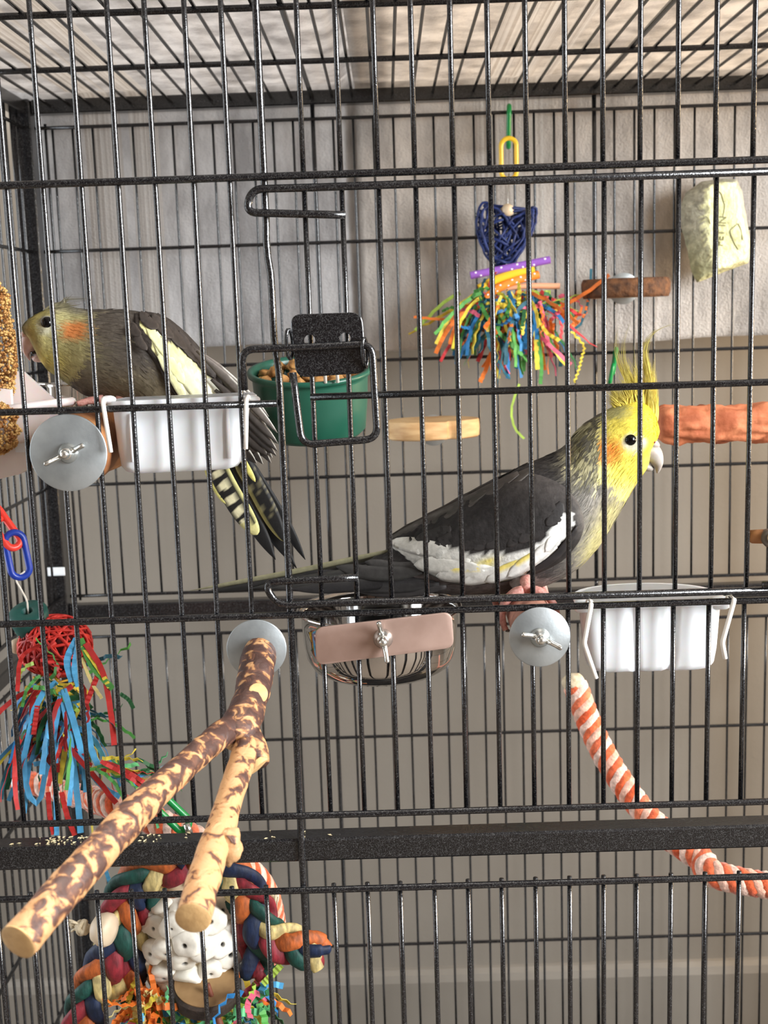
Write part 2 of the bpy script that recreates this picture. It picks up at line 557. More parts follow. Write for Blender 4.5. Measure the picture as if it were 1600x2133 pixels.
# the thick upright beside the door, with its two small kinks
th = []
for z in np.linspace(-482, ZT, 120):
    k = 1.2 * (1 / (1 + math.exp((z - 325) / 2))) - 2.4 * math.exp(-((z - 322) / 7.0) ** 2) * 0.5 - 1.5 * math.exp(-((z - 268) / 6.0) ** 2) * 0
    k += 1.8 / (1 + math.exp((z - 268) / 3.0)) - 1.6
    th.append((114.6 + k - .0009 * z, 0.0, z))
obj('upright_rod', MB().tube(th, 1.95, 10), CM, cage)
Z1, Z2, Z3, Z4, Z5 = 360.0, 244.9, 131.1, 17.1, -26.9
wire('front_rod', (XL, -3.2, Z1), (XR, -3.2, Z1), 1.95, 10)
wire('front_rod', (XL, -3.0, Z2), (fx(6, Z2), -3.0, Z2), 1.85, 10)
wire('front_rod', (XL, -3.2, Z3), (XR, -3.2, Z3), 1.9, 10)
wire('front_rod', (XL, -3.2, Z4), (XR, -3.2, Z4), 1.9, 10)
wire('front_rod', (XL, -3.2, Z5), (XR, -3.2, Z5), 1.9, 10)
wire('front_rod', (XL, -3.2, -482), (XR, -3.2, -482), 1.9, 10)
# square tubes
def tube_beam(name, lo, hi):
    obj(name, MB().box(lo, hi, 1.2), CM, cage, smooth=False)


tube_beam('front_beam', (XL - 10, 0, -11.6), (XR + 10, 14.4, 1.9))
tube_beam('back_beam', (XL + 10, 546, -1.7), (XR - 10, 560, 12.2))
tube_beam('side_beam', (XL - 8, 14.4, -11.6), (XL + 6, 546, 1.9))
tube_beam('side_beam', (XR - 6, 14.4, -11.6), (XR + 8, 546, 1.9))
tube_beam('roof_tube', (XL + 10, 546, 486.5), (XR - 10, 560, 499.5))
tube_beam('roof_tube', (XL - 10, -6, 492), (XR + 10, 8, 505))
tube_beam('roof_tube', (XL - 8, 8, 486.5), (XL + 6, 546, 499.5))
tube_beam('roof_tube', (XR - 6, 8, 486.5), (XR + 8, 546, 499.5))
for x in (XL, XR):
    tube_beam('corner_post', (x - 10, 543, FLOOR), (x + 10, 563, 500))
    tube_beam('corner_post', (x - 10 if x < 0 else x + 2, -8, FLOOR), (x - 2 if x < 0 else x + 10, 6, 500))
# edge strips beside the back corner post
wire('back_rod', (XL + 15, 553, 16), (XL + 15, 553, 478), 1.6)
wire('back_rod', (XL + 21, 553, 16), (XL + 21, 553, 478), 1.4)
obj('base_tray', MB().box((XL + 10, 8, -520), (XR - 10, 543, -490), 3), CM, cage, smooth=False)
# back panel
XB0 = 109.65
for j in range(-13, 28):
    x = XB0 + 19 * j
    r = 2.1 if j in (0, 14) else 1.2
    hi = 487 if j in (0, 14) else 474
    wire('back_wire', (x, 553, 20.9), (x, 553, hi), r)
    wire('back_wire', (x, 553, -482), (x, 553, -1.7 if j in (0, 14) else -22), r)
    if j in (0, 14):
        wire('back_wire', (x, 553, 12), (x, 553, 21), r)
for z in (473.9, 359.6, 246.0, 133.1, 20.9, -22.0, -136.1, -251, -365.2, -479):
    wire('back_rod', (XL + 12, 550.2, z), (XR - 12, 550.2, z), 1.7)
# side panels
for x in (XL, XR):
    for k in range(1, 29):
        y = 553 - 19 * k
        if y > 12:
            wire('side_wire', (x, y, 20), (x, y, 487), 1.3)
            wire('side_wire', (x, y, -482), (x, y, -22), 1.3)
    for z in (473.9, 359.6, 246.0, 133.1, 20.9, -22.0, -136.1, -251, -365.2, -479):
        wire('side_rod', (x + (2.6 if x < 0 else -2.6), 6, z), (x + (2.6 if x < 0 else -2.6), 545, z), 1.7)
# roof
for j in range(-13, 28):
    x = XB0 + 19 * j
    wire('roof_wire', (x, 5, 494), (x, 547, 494), 2.3 if j in (0, 14) else 1.35)
for y in (27, 199.9, 372.7):
    wire('roof_rod', (XL, y, 490.6), (XR, y, 490.6), 2.3, 10)
# sticker round the back corner post
st = MB().box((XL - 8.5, 541.4, 44), (XL + 10.6, 543, 52.5), 0.5)
st.box((XL - 8.5, 541.0, 45.5), (XL + 6, 542.0, 46.4))
obj('sticker', st, M['white'], cage, smooth=False, label='white strip stuck round the black corner post')
# door with its hooked rods
YD = -5.5
ZD1, ZD0, ZDM = 354.2, 136.5, 247.8
dm = MB()
hook = rounded([at(720, 448, YD), at(640, 446, YD), at(512, 443, YD), at(524, 394, YD), at(640, 391, YD), (XR - 18, YD, ZD1)], 9, 7)
dm.tube(hook, 2.05, 10)
hook = rounded([at(746, 1203, YD), at(660, 1207, YD), at(548, 1213, YD), at(578, 1262, YD), at(660, 1257, YD), (XR - 18, YD, ZD0)], 9, 7)
dm.tube(hook, 2.0, 10)
dm.tube([(fx(7, ZDM) - 1, YD, ZDM), (XR - 18, YD, ZDM)], 1.9, 10)
door = obj('cage_door', dm, CM, cage)
ORG[door] = ORG[cage]
for i in range(7, I1 + 1):
    wire('door_wire', (fx(i, ZD0) + .2, YD + 3.2, ZD0 - 1), (fx(i, ZD1) + .2, YD + 3.2, ZD1 + 1), 1.38, parent=door)
# short rod end at the right border of the frame
obj('latch_rod', MB().tube([at(1588, 1218, YD - 3), at(1650, 1216, YD - 3)], 1.9, 10), CM, cage)
# feeder latch: bent rod and plate
YL = -11
loop = rounded([at(509, 812, YL + 3), at(503, 728, YL), at(640, 723, YL), at(775, 716, YL), at(781, 820, YL), at(787, 914, YL), at(700, 921, YL), at(629, 927, YL), at(619, 850, YL), at(610, 776, YL)], 7, 7)
latch = obj('feeder_latch', MB().tube(loop, 2.0, 10), CM, cage)
ORG[latch] = ORG[cage]
pl = MB()
YP = -8.0
corn = [at(604, 655, YP), at(754, 650, YP), at(764, 777, YP), at(617, 787, YP)]


def plate(m, corn, thick, rad, holes=()):
    c = rounded([(corn[0] + corn[3]) / 2] + list(corn) + [(corn[0] + corn[3]) / 2], rad, 6)[:-1]
    a = [p for p in c]
    b = [p + np.array([0, thick, 0]) for p in c]
    cen = np.mean(c, 0)
    ins = [p + (cen - p) * 0.02 + np.array([0, -0.3, 0]) for p in c]
    m.rings([b, a, ins])


plate(pl, corn, 1.4, 6)
obj('latch_plate', pl, CM, latch, flat_angle=30)
lp = bpy.data.objects['latch_plate']
cm_ = MB()
for px, py in ((645, 709), (719, 705)):
    cm_.lathe([(2.9, -6), (2.9, 6)], at(px, py, YP), (0, 1, 0), 18)
cut = obj('cutter', cm_, CM, latch)
md = lp.modifiers.new('holes', 'BOOLEAN')
md.object, md.operation, md.solver = cut, 'DIFFERENCE', 'EXACT'
bpy.context.view_layer.update()
nm_ = bpy.data.meshes.new_from_object(lp.evaluated_get(bpy.context.evaluated_depsgraph_get()))
lp.modifiers.clear()
lp.data = nm_
nm_.polygons.foreach_set('use_smooth', [False] * len(nm_.polygons))
bpy.data.objects.remove(cut)
for px, py, rx in ((603, 717, 1.8), (760, 735, 1.6)):
    rg = [at(px, py, -9.5) + np.array([rx * math.cos(t) * 0.8, 3.5 * math.cos(t + .6), 7.5 * math.sin(t)]) for t in np.linspace(0, 2 * math.pi, 18, endpoint=False)]
    obj('latch_ear', MB().tube(rg, 1.0, 6, closed=True), CM, latch)

# ------------------------------------------------------------------ towels over the cage
def towel(name, x0, x1, zb, mt, label, lift, edge_roll, seed):
    nx, nt = 90, 150
    path = [(-30, 508), (0, 508), (10, 507.5), (40, 499), (150, 497.2), (400, 497.2), (510, 498.5), (540, 503), (553, 505), (564, 501), (568.5, 490), (569, 470), (569.5, 400), (570, zb)]
    pp = np.array(path, float)
    d = np.concatenate([[0], np.cumsum(np.linalg.norm(np.diff(pp, axis=0), axis=1))])
    T = np.linspace(0, d[-1], nt)
    Y, Z = np.interp(T, d, pp[:, 0]), np.interp(T, d, pp[:, 1])
    top, bot = [], []
    for k in range(nt):
        ty = np.array([Y[min(k + 1, nt - 1)] - Y[max(k - 1, 0)], Z[min(k + 1, nt - 1)] - Z[max(k - 1, 0)]])
        ty /= np.linalg.norm(ty)
        nrm = np.array([-ty[1], ty[0]])           # outward (up / back)
        for i in range(nx):
            u = i / (nx - 1)
            x = x0 + (x1 - x0) * u
            w = noise.noise(Vector((x * .012 + seed, T[k] * .004, 0))) * 5 + noise.noise(Vector((x * .035 + seed, T[k] * .01, 3))) * 2.0
            hang = max(0.0, min(1.0, (T[k] - 585) / 60))
            fold = (2.5 + 3.0 * math.sin(x * .045 + seed + 1.4 * noise.noise(Vector((x * .01, T[k] * .003, seed)))) + w * 0.6) * hang
            o = abs(w) * 0.35 * (1 - hang) + max(fold, 0) + lift(x)
            roll = 0
            for ex in edge_roll:
                roll += 4.0 * math.exp(-((x - ex) / 6.0) ** 2)
            o += 0.3
            zz = Z[k] + nrm[1] * o
            yy = Y[k] + nrm[0] * o
            zz -= (noise.noise(Vector((x * .008, seed, 1))) * 5 + 2) * max(0, (T[k] - d[-2]) / (d[-1] - d[-2]))
            th_ = 4.0 + roll
            top.append((x, yy + nrm[0] * th_, zz + nrm[1] * th_))
            bot.append((x, yy - nrm[0] * 0 , zz))
    n = nx * nt
    vs = bot + top
    fs = []
    for k in range(nt - 1):
        for i in range(nx - 1):
            a = k * nx + i
            fs.append((a, a + 1, a + nx + 1, a + nx))
            fs.append((n + a, n + a + nx, n + a + nx + 1, n + a + 1))
    for i in range(nx - 1):
        for k in (0, nt - 1):
            a = k * nx + i
            fs.append((a, n + a, n + a + 1, a + 1) if k == 0 else (a, a + 1, n + a + 1, n + a))
    for k in range(nt - 1):
        for i in (0, nx - 1):
            a = k * nx + i
            fs.append((a, a + nx, n + a + nx, n + a) if i == 0 else (a, n + a, n + a + nx, a + nx))
    m = MB().add(vs, fs)
    return obj(name, m, mt, None, label=label, cat='towel')


towel('bath_towel', -182, 182, 266, M['towel_l'], 'grey-white terry towel over the left half of the cage roof and back',
      lambda x: 11 / (1 + math.exp(-(x - 141) / 3.0)) + 3.5 * math.exp(-((x + 172) / 16) ** 4), (), 1.0)
towel('bath_towel', 150, 668, 259, M['towel_r'], 'warm beige terry towel over the right half of the cage roof and back',
      lambda x: 3.5 * math.exp(-((x - 658) / 16) ** 4), (155,), 4.3)

# ------------------------------------------------------------------ shared small hardware
def wing_nut(parent, c, ang, zsize=1.0, axis=-1, stud=9):
    """bolt end with a two-winged nut, on the y axis at c, sticking out to y*axis"""
    c = np.array(c, float)
    k = zsize
    m = MB()
    m.lathe([(6.2 * k, 0), (6.2 * k, 1.2 * k), (4.8 * k, 3.0 * k), (3.6 * k, 5.2 * k), (3.4 * k, 5.8 * k)], c, (0, axis, 0), 20)
    ca, sa = math.cos(ang), math.sin(ang)
    for s_ in (1, -1):
        d = np.array([ca * s_, 0, sa * s_])
        t = np.array([-sa, 0, ca])
        prof = [(3.0, 2.6, 2.0, 2.2), (6.5, 4.2, 1.7, 2.4), (9.5, 6.6, 1.6, 2.6), (12.2, 8.6, 1.7, 2.3), (13.2, 9.0, 1.2, 1.5)]
        rings = []
        for r, h, w1, hh in prof:
            cc = c + d * r * k + np.array([0, axis * h * k, 0])
            rings.append([cc + t * w1 * k * math.cos(a) + np.array([0, axis, 0]) * hh * k * math.sin(a) for a in np.linspace(0, 2 * math.pi, 10, endpoint=False)])
        m.rings(rings)
    obj('wing_nut', m, M['bright'], parent)
    b = MB()
    prof = [(2.7 * k, 0)]
    for q in range(8):
        prof += [(2.7 * k, (1 + q * 1.3) * k * stud / 11), (2.4 * k, (1.6 + q * 1.3) * k * stud / 11)]
    prof += [(2.1 * k, (stud + 1) * k)]
    b.lathe(prof, c, (0, axis, 0), 14)
    obj('bolt', b, M['bright'], parent)


def washer(parent, c, r, y0, y1, hole=0):
    m = MB()
    m.lathe([(r - .5, 0), (r, .4), (r, abs(y1 - y0) - .4), (r - .5, abs(y1 - y0))], (c[0], y0, c[2]), (0, 1 if y1 > y0 else -1, 0), 56)
    return obj('washer', m, M['zinc'], parent, flat_angle=40)


def bumpy_cyl(c0, c1, r, n=28, k=24, amp=0.06, seed=0, col=None):
    c0, c1 = np.array(c0, float), np.array(c1, float)
    m = MB()
    ax = (c1 - c0) / np.linalg.norm(c1 - c0)
    ref = np.array([0, 0, 1.0]) if abs(ax[2]) < .9 else np.array([1.0, 0, 0])
    a = ref - ax * (ref @ ax); a /= np.linalg.norm(a); b = np.cross(ax, a)
    rings = []
    for t in np.linspace(0, 1, k):
        ring = []
        for th in np.linspace(0, 2 * math.pi, n, endpoint=False):
            d = a * math.cos(th) + b * math.sin(th)
            q = 1 + amp * noise.noise(Vector((math.cos(th) * 1.3 + seed, math.sin(th) * 1.3, t * 4)))
            if t < .02 or t > .98: q *= .93
            ring.append(c0 + (c1 - c0) * t + d * r * q)
        rings.append(ring)
    return m.rings(rings)


# perch under the left bird
c = at(143, 943, -2.6)
pr = thing('wooden_perch', 'brown wooden perch behind the big washer at left, under the hunched grey bird', 'perch', (c[0], 0, c[2]))
washer(pr, c, 20.4, -1.9, -3.6)
wing_nut(pr, (c[0], -3.6, c[2]), math.radians(24), 0.88, stud=9)
obj('perch_wood', bumpy_cyl((c[0] + .5, 2.0, c[2]), (c[0] + 2, 118, c[2] + 2), 19.2, amp=.05, seed=3), M['perch'], pr)
PERCH1 = (c[0] + 1.5, c[2] + 1)
# perch under the right bird
c = at(1125, 1328, -8)
pr = thing('wooden_perch', 'pinkish perch behind the small washer, under the yellow-faced bird', 'perch', (c[0], 0, c[2]))
washer(pr, c, 16.6, -2.0, -9.0) if False else washer(pr, c, 16.4, -6.2, -7.6)
wing_nut(pr, (c[0], -7.6, c[2]), math.radians(-22), 0.86, stud=9)
obj('perch_wood', bumpy_cyl((c[0], 2.0, c[2]), (c[0], 122, c[2]), 12.6, amp=.05, seed=9), M['pinkperch'], pr)
PERCH2 = (c[0], c[2])

# ------------------------------------------------------------------ forked branch perch outside the front
c = at(535, 1350, -3)
br = thing('branch_perch', 'forked natural branch with peeling bark bolted outside the cage front', 'perch', (c[0], -3, c[2]))
washer(br, c, 16.2, -4.9, -3.5)


def branch(name, pts, rad, bare, seed, parent, n=20, k=60):
    P = smoothpath(pts, k)
    R_ = np.interp(np.linspace(0, 1, k), np.linspace(0, 1, len(rad)), rad)
    B_ = np.interp(np.linspace(0, 1, k), np.linspace(0, 1, len(bare)), bare)
    m = MB()
    m.tube(P, R_, n, True, col=[(B_[i], 0, 0) for i in range(k)])
    v = np.array(m.v)
    for i in range(k):
        for j in range(n):
            q = i * n + j
            w = Vector(v[q] * .09) + Vector((seed, 0, 0))
            v[q] = P[i] + (v[q] - P[i]) * (1 + .10 * noise.noise(w) + .05 * noise.noise(w * 2.7))
    m.v = [tuple(p) for p in v]
    return obj(name, m, M['bark'], parent), P, R_


fork = at(497, 1510, -62)
branch('trunk', [at(540, 1360, -6), at(537, 1385, -18), at(524, 1450, -42), at(500, 1515, -66), at(492, 1545, -76)], [9.2, 9.4, 8.8, 9.6, 7.0], [.03, -.03, -.04, -.03, -.01], 1, br)
# long left arm
_, P1, R1 = branch('branch_arm', [at(500, 1500, -62), at(455, 1535, -80), at(385, 1595, -110), at(275, 1700, -155), at(160, 1825, -195), at(62, 1935, -222), at(38, 1962, -228)],
                   [6.0, 6.6, 6.4, 7.1, 7.2, 7.2, 7.3], [-.06, -.02, .01, .05, .03, .08, .12], 5, br)
_, P2, R2 = branch('branch_arm', [at(512, 1540, -70), at(507, 1575, -82), at(482, 1655, -108), at(455, 1740, -136), at(430, 1810, -158), at(412, 1875, -176), at(402, 1912, -186)],
                   [6.0, 6.4, 6.2, 6.6, 6.9, 7.2, 7.3], [-.02, .10, .14, .12, .17, .15, .17], 8, br)
for P, R_ in ((P1, R1), (P2, R2)):
    ax = P[-1] - P[-2]; ax /= np.linalg.norm(ax)
    obj('sawn_end', MB().lathe([(R_[-1] * .99, -.4), (R_[-1] * 1.0, .2), (R_[-1] * .9, .6), (.5, .65)], P[-1], ax, 28), M['cutend'], br, flat_angle=40)
# stub with a slanting cut, and a knot
branch('stub', [at(515, 1530, -66), at(532, 1562, -74), at(538, 1590, -80)], [6.5, 6.3, 5.4], [-.02, .0, .04], 12, br, k=16)
ax = np.array([.62, -.35, -.7]); ax /= np.linalg.norm(ax)
obj('sawn_end', MB().lathe([(5.6, -2.2), (5.9, 0), (5.6, .6), (.4, .8)], at(538, 1596, -81), ax, 24), M['cutend'], br, flat_angle=40)
kn = MB().ball(at(478, 1762, -141), (5.6, 5.2, 8.5), 12, jit=.3, seed=4)
kn.c = [(.16, 0, 0)] * len(kn.v)
obj('knot', kn, M['bark'], br)
for px, py, y, nx_, rr in ((538, 1444, -50, (.5, -.75, .45), 5.2),):
    ax = np.array(nx_); ax /= np.linalg.norm(ax)
    obj('sawn_end', MB().lathe([(rr, -3), (rr, .2), (rr * .85, .8), (.4, .9)], at(px, py, y), ax, 24), M['cutend'], br, flat_angle=40)

# ------------------------------------------------------------------ feeding bowls
# polished steel bowl with its clamp plate
c = at(790, 1266, 57)
bw = thing('steel_bowl', 'polished stainless steel bowl clamped inside the front wires', 'bowl', (c[0], c[1], c[2] - 40))
R0 = 46.5
prof = [(0.5, -38), (26, -38.5), (34, -37.5), (40, -34), (43.5, -28), (45, -20), (45.8, -8), (46.2, -1.5), (48.2, -0.6), (48.6, .4), (47.8, 1.2), (45.8, .6), (44.8, -3), (44, -20), (42, -28), (38, -33), (30, -35.5), (.5, -36)]
obj('bowl', MB().lathe(prof, c, (0, 0, 1), 72), M['steel'], bw)
pl = MB()
YP = -7.7
corn = [at(656, 1308, YP), at(941, 1275, YP), at(946, 1349, YP), at(659, 1386, YP)]
plate(pl, corn, 1.6, 5)
obj('clamp_plate', pl, M['pink_reflect'], bw, flat_angle=30, label='pinkish metal clamp plate across the wires')
cc = at(798, 1330, -8.2)
wing_nut(bw, cc, math.radians(100), 0.86, stud=11)
obj('bolt', MB().tube([(cc[0], -4, cc[2]), (cc[0], 10, cc[2])], 2.4, 12), M['bright'], bw)

# green bowl with pellets
c = at(645, 768, 96)
gb = thing('green_bowl', 'dark green plastic food bowl behind the latch plate', 'bowl', c - np.array([0, 0, 38]))
tilt = math.radians(11)
ax = np.array([0, -math.sin(tilt), math.cos(tilt)])
prof = [(r * 1.05, h * 1.05) for r, h in [(.5, -38), (28, -38), (31, -35), (32.5, -20), (33.2, -5), (33.4, -3), (35.6, -2.4), (36, -.8), (35.4, .4), (33.2, .3), (32, -2), (31, -22), (28, -34), (.5, -35)]]
obj('bowl', MB().lathe(prof, c, ax, 56), M['green'], gb)
for s_ in (-1, 1):
    hx = c[0] + 14.5 + s_ * 3.5
    pts = [(hx, c[1] - 35, c[2] - 7), (hx, c[1] - 39, c[2] + 8), (hx, -4.5, c[2] + 13), (hx, -4.5, c[2] + 9.5)]
    obj('hook', MB().tube(rounded(pts, 3), 1.0, 8), M['whitewire'], gb)
k = 0
for ring, cnt in ((0, 1), (11, 6), (21, 11), (28, 13)):
    for q in range(cnt):
        a = 2 * math.pi * q / cnt + ring
        u = np.array([math.cos(a), math.sin(a) * math.cos(tilt), math.sin(a) * math.sin(tilt)])
        hump = 5.0 * math.exp(-((ring * math.cos(a) + 14) / 9) ** 2 - ((ring * math.sin(a) - 4) / 12) ** 2)
        p = c + u * ring + ax * (-5.5 + random.uniform(-1, 1.5) + hump + (2 if ring < 24 else 0))
        m = MB().ball(p, (random.uniform(3.6, 5.0), random.uniform(3.2, 4.4), random.uniform(2.8, 3.6)), 7, jit=.45, seed=k)
        obj('pellet', m, M['pellet'], None, label='golden brown food pellet heaped in the dark green bowl', cat='pellet', group='pellets in the green bowl', origin=p)
        k += 1

# white cups
def cup(name, label, fx0, fx1, top, bot, ins, depth, y0, ribs, sl, rear_bulge):
    """fx0..fx1, top, bot: photo pixels of the front face; sl: its slope"""
    tl, tr = at(fx0, top, y0), at(fx1, top + sl, y0)
    bl, b_r = at(fx0 + ins, bot, y0), at(fx1 - ins, bot + sl, y0)
    t = thing(name, label, 'cup', ((bl + b_r) / 2 + np.array([0, depth / 2, 0])))
    def outline(x0, x1, y_, dep, n=9, bulge=0, rad=6):
        pts = [(x0, y_ + rad), (x0 + rad * .3, y_ + rad * .3), (x0 + rad, y_)]
        for q in range(1, ribs * 12):
            u = q / (ribs * 12)
            g = 2.4 * max(0, 1 - min(abs(u - rr_ / ribs) for rr_ in range(1, ribs)) * ribs * 6) if ribs > 1 else 0
            pts.append((x0 + rad + (x1 - x0 - 2 * rad) * u, y_ + g))
        pts += [(x1 - rad, y_), (x1 - rad * .3, y_ + rad * .3), (x1, y_ + rad)]
        for q in range(0, 17):
            a = math.pi * q / 16
            pts.append(((x0 + x1) / 2 + (x1 - x0) / 2 * math.cos(a) ** (1) if bulge else x1 - (x1 - x0) * q / 16, y_ + rad + (dep - rad) * (math.sin(a) ** .6 if bulge else min(1, 8 * math.sin(a)))))
        return pts
    rings = []
    for v, ex, shell in [(1, 3.0, 0), (.97, 3.4, 0), (.93, 3.0, 0), (.92, 0, 0), (.6, 0, 0), (.3, 0, 0), (.1, -.6, 0), (.03, -2.5, 0), (0, -6, 0), (.02, -7, 1), (.06, -4, 1), (.5, -1.8, 1), (.95, -1.6, 1), (1, -.6, 1)]:
        a = bl + (tl - bl) * v
        b = b_r + (tr - b_r) * v
        o = outline(a[0] - ex, b[0] + ex, y0 - min(ex, 2) * .6, depth + ex, bulge=rear_bulge)
        rings.append([(x, y, a[2] + (b[2] - a[2]) * (x - a[0]) / (b[0] - a[0])) for x, y in o])
    m = MB().rings(rings)
    obj('cup', m, M['white'], t, flat_angle=50)
    return t, tl, tr


t, tl, tr = cup('white_cup', 'white plastic cup hung at upper left in front of the hunched grey bird', 228, 521, 836, 990, 20, 30, 6.5, 1, -12, False)
rb = MB()
for a, b in ((at(272, 862, 5.6), at(277, 962, 5.6)), (at(473, 850, 5.6), at(477, 955, 5.6))):
    rb.tube([a, a * .7 + b * .3, b], [.8, 1.2, 1.2], 8)
obj('rib', rb, M['white'], t)
for pts in ([at(219, 842, 9), at(217, 829, 2), at(214, 836, -7.5), at(221, 880, -7.8), at(231, 942, -7.2)], [at(520, 838, 9), at(517, 824, 2), at(513, 834, -7.5), at(513, 880, -7.8), at(512, 935, -7.2)]):
    obj('hook', MB().tube(rounded(pts, 3), 1.15, 8), M['whitewire'], t)
for px, py in ((226, 832), (526, 832)):
    obj('ear', MB().ball(at(px, py, 8), (4.2, 3, 2.2), 8), M['white'], t)
t, tl, tr = cup('white_cup', 'white plastic cup hung at lower right beside the right perch', 1214, 1508, 1258, 1406, 13, 46, 8, 3, -8, True)
for (xa, ya), tail in (((1221, 1256), [(1217, 1340), (1242, 1413)]), ((1511, 1250), [(1505, 1338), (1511, 1372)])):
    pa = at(xa, ya, 8)
    pts = rounded([pa, (pa[0], 3, 133.7), (pa[0], -9.6, 133.7)] + [at(x, y, -9.6) for x, y in tail], 2)
    rr_ = [.65 if p[1] > -8.5 else 1.25 for p in pts]
    obj('hook', MB().tube(pts, rr_, 8), M['whitewire'], t)
for px, py in ((1218, 1262), (1502, 1256)):
    obj('ear', MB().box(at(px, py, 8) - np.array([5, 0, 4]), at(px, py, 8) + np.array([5, 5, 3]), 1), M['white'], t)
# hinged rim at the back shows above the rods
# steel cup far left
c = at(138, 797, 205)
t = thing('steel_cup', 'small polished steel cup behind the chest of the hunched grey bird', 'cup', c - np.array([0, 0, 45]))
obj('cup', MB().lathe([(.5, -45), (11, -45), (13, -43), (13.4, -3), (14.2, -2), (14.2, 0), (13, 0), (12.4, -3), (12, -42), (.5, -43)], c, (0, 0, 1), 40), M['steel'], t)
hk = MB().tube(rounded([c + np.array([-10, 8, -2]), c + np.array([-40, 6, 1]), (XL + 7.5, c[1] + 6, c[2] + 1), (XL + 7, c[1] + 6, c[2] - 5)], 4), 1.4, 8)
obj('hook', hk, M['bright'], t)
# milky corner feeder at the left edge
t = thing('corner_feeder', 'milky white plastic feeder tray at the left edge with a sloping side', 'feeder', at(30, 985, 70))
def prism(px, ya, yb, ins=0.0):
    a = [at(x, y, ya) for x, y in px]
    b = [p + np.array([0, yb - ya, 0]) for p in a]
    return MB().rings([a, b])
obj('tray', prism([(-60, 858), (18, 852), (112, 842), (66, 972), (40, 988), (-60, 1012)], 30, 78), M['milky'], t, smooth=False)
obj('rim', MB().tube([at(-60, 862, 28), at(116, 840, 28), at(150, 836, 62), at(126, 832, 84)], 2.4, 10), M['milky'], t)
obj('side_panel', prism([(25, 772), (48, 775), (118, 838), (18, 850)], 72, 76), M['milky'], t, smooth=False)
obj('side_panel', prism([(-40, 805), (22, 812), (24, 852), (-40, 858)], 52, 56), M['milky'], t, smooth=False)
obj('slot', prism([(32, 925), (60, 922), (60, 942), (32, 942)], 29.2, 32), M['white'], t, smooth=False)

# millet sprays at the left edge
def millet(label, cx, cy, rx, ry, Y, n):
    c = at(cx, cy, Y)
    t = thing('millet_spray', label, 'millet', c - np.array([0, 0, ry / 3.4]))
    k = 3.45
    stem = [c + np.array([-3, 3, ry / k * 1.05]), c, c - np.array([0, 0, ry / k])]
    obj('stalk', MB().tube(smoothpath(stem, 8), 2.2, 8), M['millet'], t)
    m = MB()
    for _ in range(n):
        a, b = random.uniform(0, 2 * math.pi), random.uniform(-1, 1)
        lump = 1 + .22 * noise.noise(Vector((a * 1.1, b * 4, cx)))
        rad = math.sqrt(max(0, 1 - abs(b) ** 3)) * lump * random.uniform(.82, 1)
        p = c + np.array([rx / k * rad * math.cos(a), rx / k * rad * math.sin(a), ry / k * b])
        s = random.uniform(.75, 1.05)
        m.add([p + np.array(d) * s * 1.15 for d in ((1, 0, 0), (-1, 0, 0), (0, 1, 0), (0, -1, 0), (0, 0, 1), (0, 0, -1))],
              [(0, 2, 4), (2, 1, 4), (1, 3, 4), (3, 0, 4), (2, 0, 5), (1, 2, 5), (3, 1, 5), (0, 3, 5)])
    obj('seeds', m, M['millet'], t, kind='stuff')


millet('golden millet spray at the left edge above the milky feeder', -20, 712, 48, 132, 62, 2600)
millet('rounded golden millet spray at the left edge in front of the milky feeder', -14, 892, 46, 50, 22, 1500)

# seed husks lying on the front beam
m = MB()
for x0, x1, n in ((75, 190, 46), (20, 60, 3), (285, 335, 12), (380, 392, 3), (545, 580, 4), (630, 640, 2), (685, 692, 1)):
    for _ in range(n):
        p = at(random.uniform(x0, x1), 1750, 5)
        p = np.array([p[0], random.uniform(1.5, 12.5), 2.2])
        a = random.uniform(0, 6.28); l = random.uniform(.7, 1.7); w = l * .45
        ca, sa = math.cos(a), math.sin(a)
        m.add([p + np.array([l * ca, l * sa, .1]), p + np.array([-w * sa, w * ca, .5]), p + np.array([-l * ca, -l * sa, .2]), p + np.array([w * sa, -w * ca, .4]), p + np.array([0, 0, -.25])],
              [(0, 1, 2, 3), (1, 0, 4), (2, 1, 4), (3, 2, 4), (0, 3, 4)])
obj('seed_husks', m, M['husk'], None, label='pale seed husks scattered along the black front beam', cat='seeds', kind='stuff', smooth=False)

